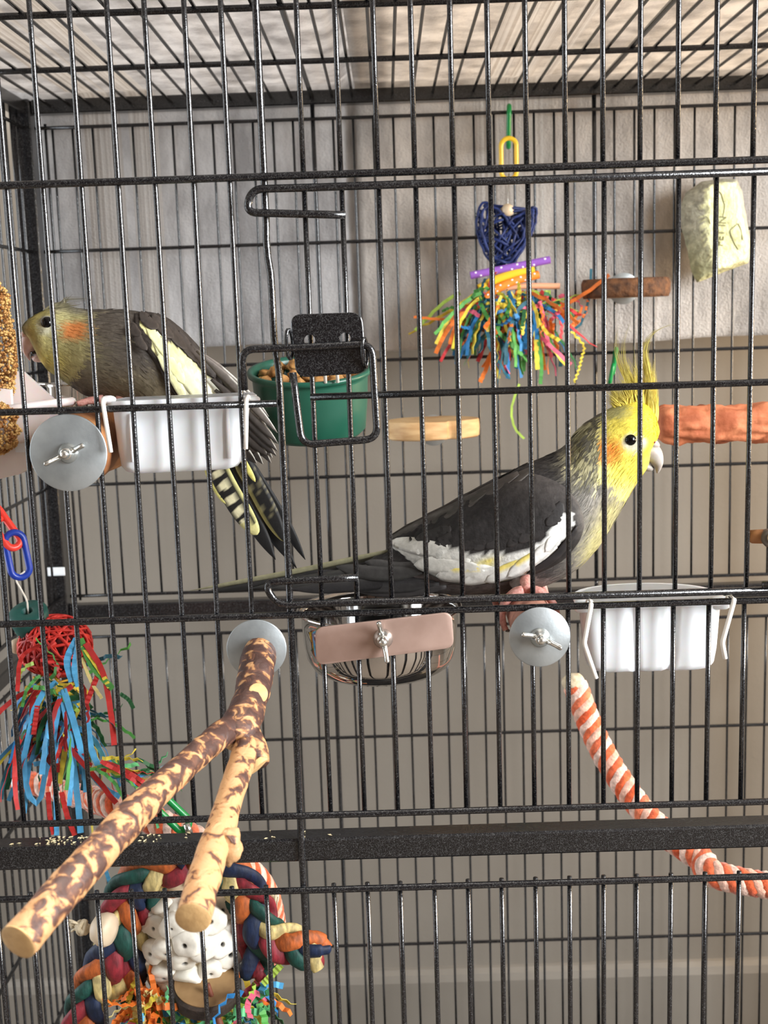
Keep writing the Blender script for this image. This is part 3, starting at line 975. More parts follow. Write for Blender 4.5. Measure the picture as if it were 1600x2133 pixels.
# ------------------------------------------------------------------ wooden ledges, mineral block and mineral perch at the back
def ledge(label, cx, cy, w_mm, th, Y, mt_side, bark, wash_px, seed):
    c = at(cx, cy, Y)
    t = thing('wooden_ledge', label, 'perch', c)
    R_ = w_mm / 2
    rings, n = [], 56
    def rad(a):
        q = 1 + .05 * math.sin(2 * a + seed) + .035 * math.sin(3 * a + seed * 2)
        if not bark and abs(((a + 1.05) + math.pi) % (2 * math.pi) - math.pi) < .14: q -= .13
        return q
    for h, s in ((-th / 2, .95), (-th / 2 + 1.2, .99), (0, 1.0), (th / 2 - 1.2, .99), (th / 2, .97)):
        rings.append([c + np.array([R_ * s * rad(a) * math.cos(a), R_ * s * rad(a) * math.sin(a) * .9, h + .6 * noise.noise(Vector((math.cos(a) * 2, math.sin(a) * 2, h + seed)))]) for a in np.linspace(0, 2 * math.pi, n, endpoint=False)])
    obj('slab', MB().rings(rings), M['wood'] if not bark else M['cutend'], t, flat_angle=45)
    if bark:
        rr = []
        for h, s in ((-th / 2, 1.0), (-th / 2 - .2, 1.04), (-th / 4, 1.07), (th / 4, 1.08), (th / 2 + .2, 1.04), (th / 2, 1.0)):
            rr.append([c + np.array([R_ * s * rad(a) * math.cos(a), R_ * s * rad(a) * math.sin(a) * .9, h]) * 1.0 + np.array([math.cos(a), math.sin(a), 0]) * 1.2 * noise.noise(Vector((a * 4, h * .3, seed))) for a in np.linspace(0, 2 * math.pi, n, endpoint=False)])
        rr = [rr[-1]] + rr[:-1] if False else rr
        obj('bark_rim', MB().rings(rr, cap=False), M['barkring'], t)
    for px, py, y0, y1 in wash_px:
        p = at(px, py, y0)
        washer(t, p, 15, y0, y1)
    bx_ = XB0 + 19 * (math.floor((c[0] - XB0) / 19) + .5)
    b = MB().tube([(bx_, c[1] + R_ * .7, c[2]), (bx_, 566, c[2])], 2.6, 10)
    obj('bolt', b, M['zinc'], t)
    return t


ledge('pale round wooden ledge on the back wires left of the yellow-faced bird', 900, 892, 84, 17, 508, 'wood', False, [(903, 896, 549, 546.5)], 1.0)
ledge('bark-edged round wooden ledge on the back wires below the mineral block', 1305, 600, 72, 17, 510, 'bark', True, [(1298, 601, 549.5, 547)], 2.2)

outl = [(1416, 432), (1430, 400), (1462, 378), (1505, 372), (1536, 374), (1546, 400), (1556, 460), (1567, 520), (1558, 548), (1510, 566), (1470, 582), (1452, 588), (1441, 565), (1432, 520), (1420, 475)]
face = [(1478, 440), (1472, 408), (1480, 390), (1508, 380), (1528, 382), (1538, 405), (1546, 455), (1558, 515), (1552, 538), (1515, 556), (1496, 556), (1492, 545), (1486, 520), (1478, 490), (1476, 460)]


def resample(poly, n):
    P = np.array(poly + [poly[0]], float)
    d = np.concatenate([[0], np.cumsum(np.linalg.norm(np.diff(P, axis=0), axis=1))])
    t = np.linspace(0, d[-1], n, endpoint=False)
    return np.stack([np.interp(t, d, P[:, k]) for k in (0, 1)], 1)


def resample_par(a, b, n):
    """both outlines resampled by vertex index so that they stay matched"""
    t = np.linspace(0, len(a), n, endpoint=False)
    i = t.astype(int); u = (t - i)[:, None]
    A, B = np.array(a, float), np.array(b, float)
    return A[i] * (1 - u) + A[(i + 1) % len(a)] * u, B[i] * (1 - u) + B[(i + 1) % len(b)] * u


oa, fa = resample_par(outl, face, 90)
YB_, YF_ = 547.5, 520
rings, cols = [], []
cen = fa.mean(0)
lev = [(0, 1, YB_), (0, 1, YB_ - 6), (0, 1, YB_ - 10), (.2, 1, 532), (.4, 1, 529), (.6, 1, 525.5), (.8, 1, 522.5), (.94, 1, 520.6), (1, .97, YF_)] + [(1, s, YF_ - .3) for s in np.linspace(.92, .06, 14)]
pale, grey, olive = np.array(lin((236, 234, 184))), np.array(lin((172, 168, 148))), np.array(lin((206, 206, 156)))
for m_, s, y in lev:
    pix = oa * (1 - m_) + fa * m_
    pix = cen + (pix - cen) * s if m_ == 1 else pix
    ring = []
    for q in pix:
        p = at(q[0], q[1], y)
        h = noise.noise(Vector(p * .14)) + .5 * noise.noise(Vector(p * .4))
        jag = noise.noise(Vector(p * .3) + Vector((9, 0, 0)))
        p = p + np.array([jag * .8 * (s if y < 545 else 0), -h * (1.1 if m_ < 1 else .45) * (1 if y < 545 else 0), jag * .5])
        ring.append(p)
        if m_ < .82 + .3 * jag:
            cc = grey * (1 + .3 * jag) * (1.0 if q[1] > 420 else 1.0) + (olive - grey) * max(0, (q[1] - 470) / 130)
        elif s > .72 + .2 * h:
            cc = pale * (1 + .1 * h)
        else:
            cc = olive * (1.12 + .12 * h)
        cols.append(np.clip(cc, 0.02, 1))
    rings.append(ring)
mb = thing('mineral_block', 'chewed yellow-green mineral block with engraving on the back wires', 'block', at(1490, 480, YB_))
obj('block', MB().rings(rings, col=cols), M['stone'], mb)
gm = MB()
for line in ([(1496, 398), (1503, 404), (1507, 420), (1510, 428), (1508, 442), (1506, 452)], [(1536, 466), (1528, 474), (1521, 481), (1526, 497), (1532, 510), (1538, 520)], [(1470, 450), (1476, 456), (1480, 466)], [(1538, 466), (1544, 480), (1547, 500)]):
    gm.tube(smoothpath([at(x, y, YF_ - .55) for x, y in line], 14), .38, 6)
M['engrave'] = mat('engraved_groove', (124, 122, 86), 0.9)
obj('engraving', gm, M['engrave'], mb)
fc = bpy.data.curves.new('engraved_text', 'FONT')
fc.body = 'PET IN'
fc.size = 9.5 * S
fc.extrude = .0003
fc.align_x = 'CENTER'
fo = bpy.data.objects.new('tmp_text', fc)
COL.objects.link(fo)
bpy.context.view_layer.update()
tm = bpy.data.meshes.new_from_object(fo.evaluated_get(bpy.context.evaluated_depsgraph_get()))
bpy.data.objects.remove(fo)
tm.materials.clear(); tm.materials.append(M['engrave'])
to = bpy.data.objects.new('engraved_lettering', tm)
COL.objects.link(to)
to.parent = mb
p = at(1510, 482, YF_ - .75) - ORG[mb]
to.matrix_local = Matrix.Translation(Vector(p) * S) @ Matrix.Rotation(math.radians(90), 4, 'X') @ Matrix.Rotation(math.radians(83), 4, 'Z')
obj('bolt', MB().tube([at(1503, 520, YB_ - 2), at(1503, 520, YB_ + 16)], 3, 10), M['zinc'], mb)

# terracotta mineral perch reaching in from the right
tp = thing('mineral_perch', 'terracotta-coloured rough mineral perch reaching in from the right side', 'perch', at_x(1700, 886, XR))
a, b_ = at(1372, 884, 250), None
bz = at(1600, 884, 250)
end = np.array([XR - 7.5, 250, bz[2] + .0])
m = MB()
n, k = 40, 110
rings = []
for i in range(k):
    t = i / (k - 1)
    cc_ = a * (1 - t) + end * t
    ring = []
    for th in np.linspace(0, 2 * math.pi, n, endpoint=False):
        d = np.array([0, math.cos(th), math.sin(th)])
        x = cc_[0]
        h = noise.noise(Vector((x * .055, d[1] * 2.3, d[2] * 2.3))) * .16 + abs(noise.noise(Vector((x * .03, d[1] * 3.5, d[2] * 3.5 + 5)))) * -.3 + noise.noise(Vector((x * .2, d[1] * 4, d[2] * 4))) * .06
        q = 13.4 * (1.1 + h * 1.5)
        if t < .035: q *= math.sqrt(max(.05, 1 - (1 - t / .035) ** 2)) * .25 + .75
        ring.append(cc_ + d * q)
    rings.append(ring)
obj('perch_body', m.rings(rings), M['terra'], tp)
m = MB().lathe([(15, 0), (16, .6), (16, 1.6), (15, 2)], (XR - 7.5, 250, end[2]), (1, 0, 0), 40)
obj('washer', m, M['zinc'], tp, flat_angle=40)
# dark round knob of a toy or perch cut by the right border
kb = at(1606, 1122, 60)
t = thing('perch_end', 'dark round perch end with pale centre cut by the right border', 'perch', kb)
obj('rim', MB().lathe([(4.5, 8), (5.2, 2), (5.4, 0), (4.6, -1.2), (3.4, -1.6), (1, -1.7)], kb, (0, 1, 0), 28), mat('dark_rubber', (96, 88, 80), .5), t)
obj('centre', MB().lathe([(3.2, 0), (3.2, -3.0), (2.6, -3.6), (.4, -3.6)], kb + np.array([.5, 0, .9]), (0, 1, 0), 24), M['bead'], t)
ex = kb + np.array([0, 8, 0])
obj('rod', MB().tube(smoothpath([ex - np.array([0, 4, 0]), ex + np.array([12, 2, 0]), (XR - 6, ex[1] + 3, kb[2])], 16), 4.0, 12), M['perch'], t)

# ------------------------------------------------------------------ the two cockatiels
def proj(P):
    d = np.asarray(P, float) - CAM
    z = d @ CR[2]
    return np.stack([800 + FPX * (d @ CR[0]) / z, 1066.5 - FPX * (d @ CR[1]) / z], -1)


def inpoly(poly, x, y):
    r = False
    n = len(poly)
    j = n - 1
    for i in range(n):
        xi, yi = poly[i]
        xj, yj = poly[j]
        if (yi > y) != (yj > y) and x < (xj - xi) * (y - yi) / (yj - yi) + xi:
            r = not r
        j = i
    return r


def sst(a, b, x):
    t = min(1.0, max(0.0, (x - a) / (b - a)))
    return t * t * (3 - 2 * t)


def mix(a, b, t):
    return tuple(p + (q - p) * t for p, q in zip(a, b))


def jit(x, y, amp, sc, ax=(1, 0)):
    """coordinates stirred along the lie of the feathers so that colour borders fray"""
    n1 = noise.noise(Vector((x * sc, y * sc, 1.0)))
    n2 = noise.noise(Vector((x * sc * 2.3, y * sc * 2.3, 5.0)))
    k = amp * (n1 + .6 * n2)
    return x + ax[0] * k, y + ax[1] * k


class Bird:
    def __init__(self, root, Yc, secs, paint, nr=110, n=64):
        self.root, self.Yc = root, Yc
        S_ = np.array(secs, float)                     # tx, ty, bx, by, half depth
        P = smoothpath(S_, nr)
        P[:, 4] = np.maximum(P[:, 4], .4)
        rings, pix, off = [], [], []
        for k, (tx, ty, bx, by, d) in enumerate(P):
            T, B = at(tx, ty, Yc), at(bx, by, Yc)
            c, a = (T + B) / 2, (T - B) / 2
            ring = []
            for th in np.linspace(0, 2 * math.pi, n, endpoint=False):
                y = d * math.sin(th) * (1 + .08 * math.cos(th))
                p = c + a * math.cos(th) + np.array([0, y, 0])
                w = noise.noise(Vector(p * .22)) * .35 + noise.noise(Vector(p * .6)) * .18
                q = p - c
                p = p + q / (np.linalg.norm(q) + 1e-6) * w
                ring.append(p)
            rings.append(ring)
        V = np.array([p for r in rings for p in r])
        self.V, self.shape = np.array(rings), (nr, n)
        near = V.copy()
        near[:, 1] = np.minimum(near[:, 1], 2 * Yc - near[:, 1])
        self.npx = proj(near)
        self.noff = Yc - near[:, 1]
        cols = [lin(paint(x, y)) for x, y in self.npx]
        self.body = obj('body', MB().rings(rings, col=cols), M['plume'], root)
        ORG[self.body] = ORG[root]

    def tufts(self, count, paint, lens, skip, seed=1):
        rg = np.random.default_rng(seed)
        nr, n = self.shape
        V = self.V
        m = MB()
        nrm = []
        cc_ = V.mean(1)
        for _ in range(count):
            k = int(rg.integers(5, nr - 3)); j = int(rg.integers(0, n))
            p = V[k, j]
            side = -1 if p[1] <= self.Yc else 1
            q = p.copy(); q[1] = min(q[1], 2 * self.Yc - q[1])
            px, py = proj(q)
            if skip(px, py): continue
            fl = V[k - 4, j] - V[k, j]
            fl = fl / (np.linalg.norm(fl) + 1e-9)
            ar = V[k, (j + 1) % n] - V[k, j - 1]
            ar = ar / (np.linalg.norm(ar) + 1e-9)
            nr_ = np.cross(fl, ar)
            if nr_ @ (p - cc_[k]) < 0:
                nr_ = -nr_
            else:
                ar = -ar
            nr_ /= np.linalg.norm(nr_) + 1e-9
            L_ = lens(px, py) * rg.uniform(.7, 1.3)
            w = L_ * rg.uniform(.05, .085)
            d = fl + ar * rg.normal() * .16
            a = p - nr_ * .12
            b = p + d * L_ * .55 + nr_ * (.12 + L_ * .008)
            t = p + d * L_ + nr_ * rg.uniform(-.05, .2)
            c = lin(vary(paint(px, py), 6))
            m.add([a - ar * w * .5, a + ar * w * .5, b + ar * w, t, b - ar * w, b - nr_ * .25], [(0, 1, 2, 4), (4, 2, 3), (1, 0, 5), (1, 5, 2), (0, 4, 5), (2, 5, 3), (4, 3, 5)], c)
            nrm += [tuple(nr_)] * 6
        o = obj('contour_feathers', m, M['feather'], self.root, kind='stuff')
        o.data.normals_split_custom_set_from_vertices(nrm)
        return o

    def off(self, px, py):
        d = (self.npx[:, 0] - px) ** 2 + (self.npx[:, 1] - py) ** 2
        i = np.argpartition(d, 5)[:5]
        w = 1 / (d[i] + 4)
        return float((self.noff[i] * w).sum() / w.sum())

    def surf(self, px, py, lift=0.0):
        return at(px, py, self.Yc - self.off(px, py) - lift)

    def shell(self, name, secs, lift, thick, paint, parent, side=-1, nr=60, n=26):
        """a folded wing lying on the flank; secs: top and bottom photo pixels"""
        P = smoothpath(np.array(secs, float), nr)
        out, inn, cols = [], [], []
        for k, (tx, ty, bx, by) in enumerate(P):
            for u in np.linspace(0, 1, n):
                px, py = tx + (bx - tx) * u, ty + (by - ty) * u
                e = math.sin(math.pi * min(max(u, .0), 1)) ** .5 * math.sin(math.pi * (k + .5) / nr) ** .35
                o = self.off(px, py)
                w = .35 * noise.noise(Vector((px * .03, py * .09, 2)))
                p = at(px, py, self.Yc - o - lift - thick * e - w)
                q = p + np.array([0, thick * e + lift * .9 + .3, 0])
                out.append(p); inn.append(q)
                cols.append(lin(paint(px, py)))
        m = MB()
        N_ = nr * n
        f = []
        for k in range(nr - 1):
            for i in range(n - 1):
                a = k * n + i
                f.append((a, a + 1, a + n + 1, a + n))
                f.append((N_ + a, N_ + a + n, N_ + a + n + 1, N_ + a + 1))
        bd = [i for i in range(n)] + [k * n + n - 1 for k in range(1, nr)] + [(nr - 1) * n + i for i in range(n - 2, -1, -1)] + [k * n for k in range(nr - 2, 0, -1)]
        for i in range(len(bd)):
            a, b = bd[i], bd[(i + 1) % len(bd)]
            f.append((a, N_ + a, N_ + b, b))
        V = np.array(out + inn)
        if side > 0:
            V[:, 1] = 2 * self.Yc - V[:, 1]
            f = [t[::-1] for t in f]
        m.add(V, f, cols + cols)
        o = obj(name, m, M['plume'], parent)
        ORG[o] = ORG[parent]
        return o

    def feather(self, name, parent, base, tip, w, lift, col, bow=0.0, side=-1, point=1.0, flat=None, nt=16, lift1=None, w0=.35, thick=.42):
        """base, tip: photo pixels; w: half width in pixels; col(t, u) in sRGB"""
        b, t_ = np.array(base, float), np.array(tip, float)
        d = t_ - b
        L_ = np.linalg.norm(d)
        pr_ = np.array([-d[1], d[0]]) / L_
        us = (-1, -.55, 0, .55, 1)
        top, bot, cols = [], [], []
        for k in range(nt):
            t = k / (nt - 1)
            c = b + d * t + pr_ * bow * math.sin(math.pi * t)
            prof = min(1, w0 + (1 - w0) * t / .25)
            if t > .62:
                q = (t - .62) / .38
                prof *= max(.04, (1 - q ** 2.2) ** (.5 * point + .1))
            lf = lift if lift1 is None else lift + (lift1 - lift) * t
            rowt, rowb = [], []
            for u in us:
                px, py = c + pr_ * u * w * prof
                if flat is None:
                    o = self.off(px, py)
                else:
                    o = flat[0] + (flat[1] - flat[0]) * t
                h = thick * (1 - u * u) + .12 * noise.noise(Vector((px * .3, py * .3, 7)))
                rowt.append(at(px, py, self.Yc - o - lf - h))
                rowb.append(at(px, py, self.Yc - o - lf + .25))
                cols.append(lin(col(t, u)))
            top.append(rowt); bot.append(rowb[::-1])
        rings = [a + c for a, c in zip(top, bot)]
        cc = []
        for k in range(nt):
            row = cols[k * 5:k * 5 + 5]
            cc += row + row[::-1]
        m = MB().rings(rings, col=cc)
        if side > 0:
            V = np.array(m.v); V[:, 1] = 2 * self.Yc - V[:, 1]
            m.v = [tuple(p) for p in V]
            m.f = [f[::-1] for f in m.f]
        return obj(name, m, M['feather'], parent)

    def head_bits(self, eye, er, ring, beak_m, upper, lower, nostril, cere):
        for side in (-1, 1):
            def mir(p):
                p = np.array(p, float)
                if side > 0: p[1] = 2 * self.Yc - p[1]
                return p
            e = mir(self.surf(*eye, -er * .45))
            rg = MB().ball(mir(self.surf(*eye, -er * 1.0)), (ring, er * 1.12, ring * .92), 12)
            obj('eye_ring', rg, M['eyering'], self.root)
            obj('eye', MB().ball(e, er, 14), M['eye'], self.root)
            obj('nostril', MB().ball(mir(self.surf(*nostril, -.2)), (.75, .5, .75), 8), M['nostril'], self.root)
        for nm, secs, mt in (('upper_beak', upper, beak_m), ('lower_beak', lower, beak_m), ('cere', cere, beak_m)):
            P = smoothpath(np.array(secs, float), 18)
            rings = []
            for tx, ty, bx, by, d in P:
                T, B = at(tx, ty, self.Yc), at(bx, by, self.Yc)
                c, a = (T + B) / 2, (T - B) / 2
                rings.append([c + a * math.cos(th) + np.array([0, max(d, .2) * math.sin(th), 0]) for th in np.linspace(0, 2 * math.pi, 20, endpoint=False)])
            obj(nm, MB().rings(rings), mt, self.root)

    def foot(self, cx, cz, r, y, hip, lean=0, back=205):
        """toes wrapped round a perch lying along y with axis (cx, cz)"""
        ft = MB()
        top = np.array([cx + lean, y, cz + r + 2.4])
        hp = np.array(hip, float)
        ft.tube(smoothpath([hp, hp * .45 + top * .55 + np.array([-1.5, 0, 0]), top], 10), np.linspace(4.2, 2.5, 10), 12)
        f = obj('foot', ft, M['foot'], self.root)
        ORG[f] = ORG[self.root]
        for a0, a1, dy0, dy1 in ((80, -35, -1, -5.5), (80, -42, 1, 4.5), (100, back, -1, -5), (100, back - 7, 1, 5)):
            an = np.radians(np.linspace(a0, a1, 16))
            pts = [np.array([cx + lean * (1 - i / 15) + (r + 2.9) * math.cos(a), y + dy0 + (dy1 - dy0) * i / 15, cz + (r + 2.9) * math.sin(a)]) for i, a in enumerate(an)]
            rr = 2.15 - .55 * np.linspace(0, 1, 16) + .28 * np.abs(np.sin(np.linspace(0, 3.2 * math.pi, 16)))
            obj('toe', MB().tube(pts, rr, 10), M['foot'], f)
            e0, e1 = pts[-1], pts[-1] + (pts[-1] - pts[-2]) * 1.1 - (pts[-1] - np.array([cx, pts[-1][1], cz])) * .16
            obj('claw', MB().tube([e0, (e0 + e1) / 2, e1], [1.2, .9, .25], 8), M['claw'], f)


def vary(c, a=10):
    k = random.uniform(-a, a)
    return tuple(max(2, min(250, q + k)) for q in c)


# --- the yellow-faced bird at right
Y2 = 74
t2 = thing('cockatiel', 'dark grey cockatiel with yellow face, tall crest and orange cheek on the right perch', 'bird', at(1095, 1240, Y2))
HEAD2 = [(1266, 846), (1300, 830), (1376, 840), (1386, 935), (1356, 992), (1312, 1026), (1268, 1012), (1246, 985), (1252, 945), (1246, 900)]


def paint2(x, y):
    x1, y1 = jit(x, y, 7, .09, (-.6, .8))
    x2, y2 = jit(x, y, 14, .09, (-.7, .5))
    back, chest = (60, 57, 56), (132, 127, 118)
    c = mix(back, chest, sst(1150, 1240, x1 + (y1 - 1080) * .15))
    if y1 > 1195 and x1 < 1160: c = mix(c, (122, 112, 108), .7)
    # pale yellow-grey wash down the breast
    w = math.exp(-((x2 - 1278 + (y2 - 1060) * .45) / 26) ** 2) * sst(1000, 1050, y2) * (1 - sst(1150, 1190, y2))
    c = mix(c, (196, 186, 120), .75 * w)
    w = math.exp(-((x2 - 1212) / 30) ** 2 - ((y2 - 950) / 42) ** 2)
    st = .5 + .5 * math.sin((x2 * .8 + y2) * .16)
    c = mix(c, (212, 204, 162), min(1, w * 1.3) * (.4 + .6 * st))
    if inpoly([(1212, 882), (1266, 858), (1266, 1012), (1236, 1016), (1192, 958)], x1, y1):
        n_ = noise.noise(Vector((x * .022 + y * .03, (x - y) * .075, 4)))
        c = (206, 198, 150) if n_ > .12 else ((128, 122, 84) if n_ > -.12 else (82, 78, 70))
    if inpoly(HEAD2, x1, y1):
        c = (242, 222, 92)
        c = mix(c, (250, 226, 62), sst(1310, 1350, x1) * (1 - sst(930, 965, y1)))
        c = mix(c, (232, 216, 128), sst(985, 1020, y2))
        c = mix(c, (216, 206, 150), (1 - sst(1250, 1284, x2)) * .8)
        c = mix(c, (176, 170, 112), (1 - sst(858, 880, y2)) * (1 - sst(1290, 1330, x2)))
        q = math.hypot((x1 - 1270) / 37, (y1 - 938) / 36)
        c = mix(c, (236, 140, 54), (1 - sst(.35, 1.15, q)) * (.8 + .2 * math.sin((x2 + y2 * 2.2) * .35)))
        c = mix(c, (206, 205, 196), .85 * (1 - sst(.8, 1.25, math.hypot((x - 1322) / 26, (y - 922) / 19))))
    elif x1 > 1200 and y1 < 1010:
        c = mix(c, (92, 88, 70), .4)
    return vary(c, 5)


B2 = Bird(t2, Y2, [
    (770, 1166, 790, 1214, 7), (850, 1118, 868, 1230, 15), (930, 1066, 940, 1236, 22), (1010, 1018, 1030, 1237, 26), (1088, 972, 1112, 1226, 28), (1148, 947, 1184, 1196, 27),
    (1184, 924, 1238, 1148, 23.5), (1202, 900, 1272, 1096, 19.5), (1222, 880, 1302, 1046, 16.5), (1253, 861, 1320, 1014, 16.5), (1290, 842, 1337, 990, 16.5), (1324, 832, 1348, 972, 14.5),
    (1349, 842, 1352, 946, 10.8), (1363, 862, 1361, 928, 7.5), (1370, 884, 1369, 914, 4), (1374, 896, 1373, 904, 1)], paint2)
B2.tufts(16000, paint2, lambda x, y: 4.2 if x > 1240 and y < 1010 else 8.0, lambda x, y: math.hypot(x - 1316, y - 920) < 20 or (x > 1345 and y > 905) or (x < 1195 and inpoly([(806, 1110), (1090, 975), (1200, 1030), (1200, 1130), (1090, 1215), (880, 1215)], x, y)), 2)
B2.head_bits((1313, 916), 3.6, 5.2, M['beak'],
             [(1350, 922, 1338, 956, 6.2), (1366, 924, 1350, 962, 6.0), (1378, 937, 1357, 968, 5.0), (1382, 957, 1363, 974, 3.7), (1379, 972, 1366, 980, 2.4), (1372, 986, 1367, 985, .5)],
             [(1338, 950, 1332, 974, 5.6), (1348, 962, 1341, 980, 4.8), (1357, 970, 1351, 982, 3.4), (1361, 976, 1358, 981, 1.2)],
             (1363, 921), [(1350, 914, 1350, 936, 5), (1362, 913, 1360, 936, 5.4), (1370, 919, 1368, 934, 4), (1374, 925, 1373, 931, 1.5)])

WHITE2 = [(1192, 1066), (1198, 1085), (1186, 1112), (1160, 1140), (1130, 1172), (1095, 1196), (1040, 1212), (960, 1216), (900, 1196), (860, 1172), (800, 1132), (812, 1124), (880, 1128), (905, 1140),
          (950, 1142), (985, 1156), (1030, 1152), (1085, 1150), (1110, 1142), (1135, 1120), (1150, 1095), (1172, 1072)]


def paintw2(x, y):
    x1, y1 = jit(x, y, 8, .07, (-.8, .45))
    c = mix((40, 37, 36), (74, 69, 66), sst(1085, 985, y1 - (x1 - 1100) * .32))
    c = mix(c, (88, 84, 80), sst(1180, 1214, x1) * (1 - sst(1090, 1130, y1)))
    if inpoly(WHITE2, x1, y1):
        c = mix((196, 194, 186), (232, 232, 226), sst(960, 1150, x1))
        for ex, ey, rx, ry in ((1122, 1160, 16, 7), (1015, 1172, 18, 8), (1030, 1204, 20, 8), (1096, 1185, 14, 6)):
            c = mix(c, (232, 208, 72), .8 * math.exp(-((x1 - ex + (y1 - ey)) / rx) ** 2 - ((y1 - ey) / ry) ** 2))
    return vary(c, 5)


for side in (-1, 1):
    w2 = B2.shell('wing', [(1216, 1076, 1217, 1098), (1200, 1040, 1204, 1132), (1160, 1004, 1166, 1172), (1090, 986, 1098, 1202), (1010, 1018, 1018, 1216), (940, 1056, 946, 1216), (880, 1088, 886, 1192), (830, 1114, 840, 1160), (806, 1124, 810, 1134)],
                  1.0, 3.6, paintw2, t2, side)
    dk = lambda base: (lambda t, u: vary(mix(base, tuple(q * 1.18 for q in base), abs(u) * .6), 4))
    # long dark flight feathers over the tail
    for i, (b, tp, w, c) in enumerate([((900, 1205), (636, 1192), 13, (46, 44, 44)), ((905, 1212), (655, 1203), 13, (52, 50, 50)), ((915, 1216), (690, 1216), 12, (50, 48, 47)), ((930, 1222), (735, 1228), 11, (58, 55, 54)),
                                       ((880, 1190), (700, 1180), 15, (58, 56, 54)), ((890, 1180), (760, 1170), 16, (66, 64, 62))]):
        B2.feather('feather', w2, b, tp, w, 0, dk(c), bow=-6 - i, side=side, flat=(15 + i * .9, 4 + i * .8), point=1.3)
    # white secondaries, their tips overlapping
    for i, (b, tp, w, c) in enumerate([((980, 1168), (812, 1128), 18, (196, 193, 184)), ((1010, 1190), (862, 1176), 19, (198, 195, 186)), ((1050, 1196), (908, 1200), 18, (204, 201, 193)), ((1095, 1186), (960, 1214), 15, (214, 212, 205)),
                                       ((1128, 1166), (1010, 1212), 15, (222, 221, 214)), ((1160, 1138), (1056, 1202), 14, (228, 228, 222)), ((1178, 1110), (1104, 1178), 13, (232, 232, 226)), ((1190, 1084), (1136, 1150), 12, (234, 234, 228))]):
        yl = i in (2, 4, 5)
        fn = (lambda c, yl: (lambda t, u: vary(mix(c, (230, 206, 84), .75 if yl and .35 < t < .75 and u > .2 else 0) if u > -.9 else mix(c, (120, 116, 110), .5), 4)))(c, yl)
        B2.feather('feather', w2, b, tp, w, 4.0 - i * .12, fn, bow=4, side=side, lift1=4.4)
    # blackish coverts above the white
    for (bx, by, tx, ty) in [(1170, 1046, 1138, 1096), (1150, 1056, 1106, 1124), (1112, 1068, 1056, 1140), (1076, 1080, 1010, 1144), (1030, 1092, 958, 1144), (990, 1098, 906, 1132), (940, 1100, 866, 1124), (1130, 1060, 1080, 1132), (1054, 1086, 984, 1146)]:
        B2.feather('feather', w2, (bx, by), (tx, ty), 15, 3.7, dk(vary((44, 41, 40), 3)), bow=-5, side=side, lift1=4.5, point=1.3, thick=.2)
    # long tertials along the back
    for (b, tp, w, c) in [((1080, 985), (850, 1104), 13, (72, 66, 62)), ((1030, 1010), (806, 1126), 12, (64, 60, 55)), ((1110, 975), (930, 1066), 13, (80, 74, 69))]:
        B2.feather('feather', w2, b, tp, w, 3.0, dk(c), bow=-6, side=side, lift1=1.4)
    # dark edge of the wing in front of the belly
    B2.feather('feather', w2, (1204, 1096), (1096, 1196), 8, 4.6, dk((38, 35, 35)), bow=-14, side=side, lift1=3.5)
# tail
def tcol(a, b):
    return lambda t, u: vary(mix(a, b, sst(.2, .9, u)), 4)


for (b, tp, w, y0, y1, ca, cb, bow) in [((842, 1140), (392, 1231), 5.5, 4, 2, (116, 112, 88), (138, 133, 104), -4), ((850, 1160), (416, 1236), 10, 6, 4, (24, 23, 22), (38, 36, 34), -6),
                                        ((850, 1170), (520, 1226), 13, 9, 6, (34, 33, 32), (54, 52, 48), -5), ((850, 1190), (560, 1226), 14, 11, 7, (44, 43, 42), (64, 62, 58), -4), ((850, 1208), (600, 1228), 13, 12, 8, (38, 36, 36), (52, 50, 48), -3),
                                        ((850, 1150), (440, 1228), 10, -4, -5, (60, 58, 50), (90, 86, 70), -4), ((850, 1165), (500, 1228), 12, -7, -8, (34, 33, 32), (54, 52, 48), -5)]:
    B2.feather('tail_feather', t2, b, tp, w, 0, tcol(ca, cb), bow=bow, flat=(y0, y1), point=2.0)
# crest
def crestc(c0, c1):
    return lambda t, u: vary(mix(c0, c1, t), 5)


def crest(B, root, pts, w, y, c0, c1):
    P = smoothpath([at(p[0], p[1], B.Yc + y) for p in pts], 22)
    ww = np.interp(np.linspace(0, 1, 22), [0, .15, .45, .75, 1], [.75, 1, .72, .28, .05]) * w
    m = MB()
    nf = 5
    d0 = P[-1] - P[0]
    sd = np.cross(d0, np.array([0, 1.0, 0])); sd /= np.linalg.norm(sd)
    for f in range(nf):
        u = (f - (nf - 1) / 2) / nf
        Q = P.copy()
        tt = np.linspace(0, 1, 22)
        ln = 1 - abs(u) * random.uniform(.2, .7)
        k_ = min(21, max(8, int(21 * ln)))
        Q = Q[:k_ + 1] + (sd[None] * u * w * 2.6 + np.array([0, random.uniform(-.8, .8), 0])[None]) * np.sin(tt[:k_ + 1] * math.pi * .8)[:, None]
        wf = ww[:k_ + 1] * .42 * np.linspace(1, .25 if k_ < 21 else 1, k_ + 1)
        cv = [lin(vary(mix(c0, c1, t), 4)) for t in tt[:k_ + 1]]
        m.tube(Q, wf, 5, col=cv, flat=.6)
    obj('crest_feather', m, M['feather'], root)


yel, pale = (244, 222, 76), (176, 164, 84)
def qb(p, c, q, n=6):
    return [tuple(np.array(p) * (1 - t) ** 2 + 2 * t * (1 - t) * np.array(c) + t * t * np.array(q)) for t in np.linspace(0, 1, n)]


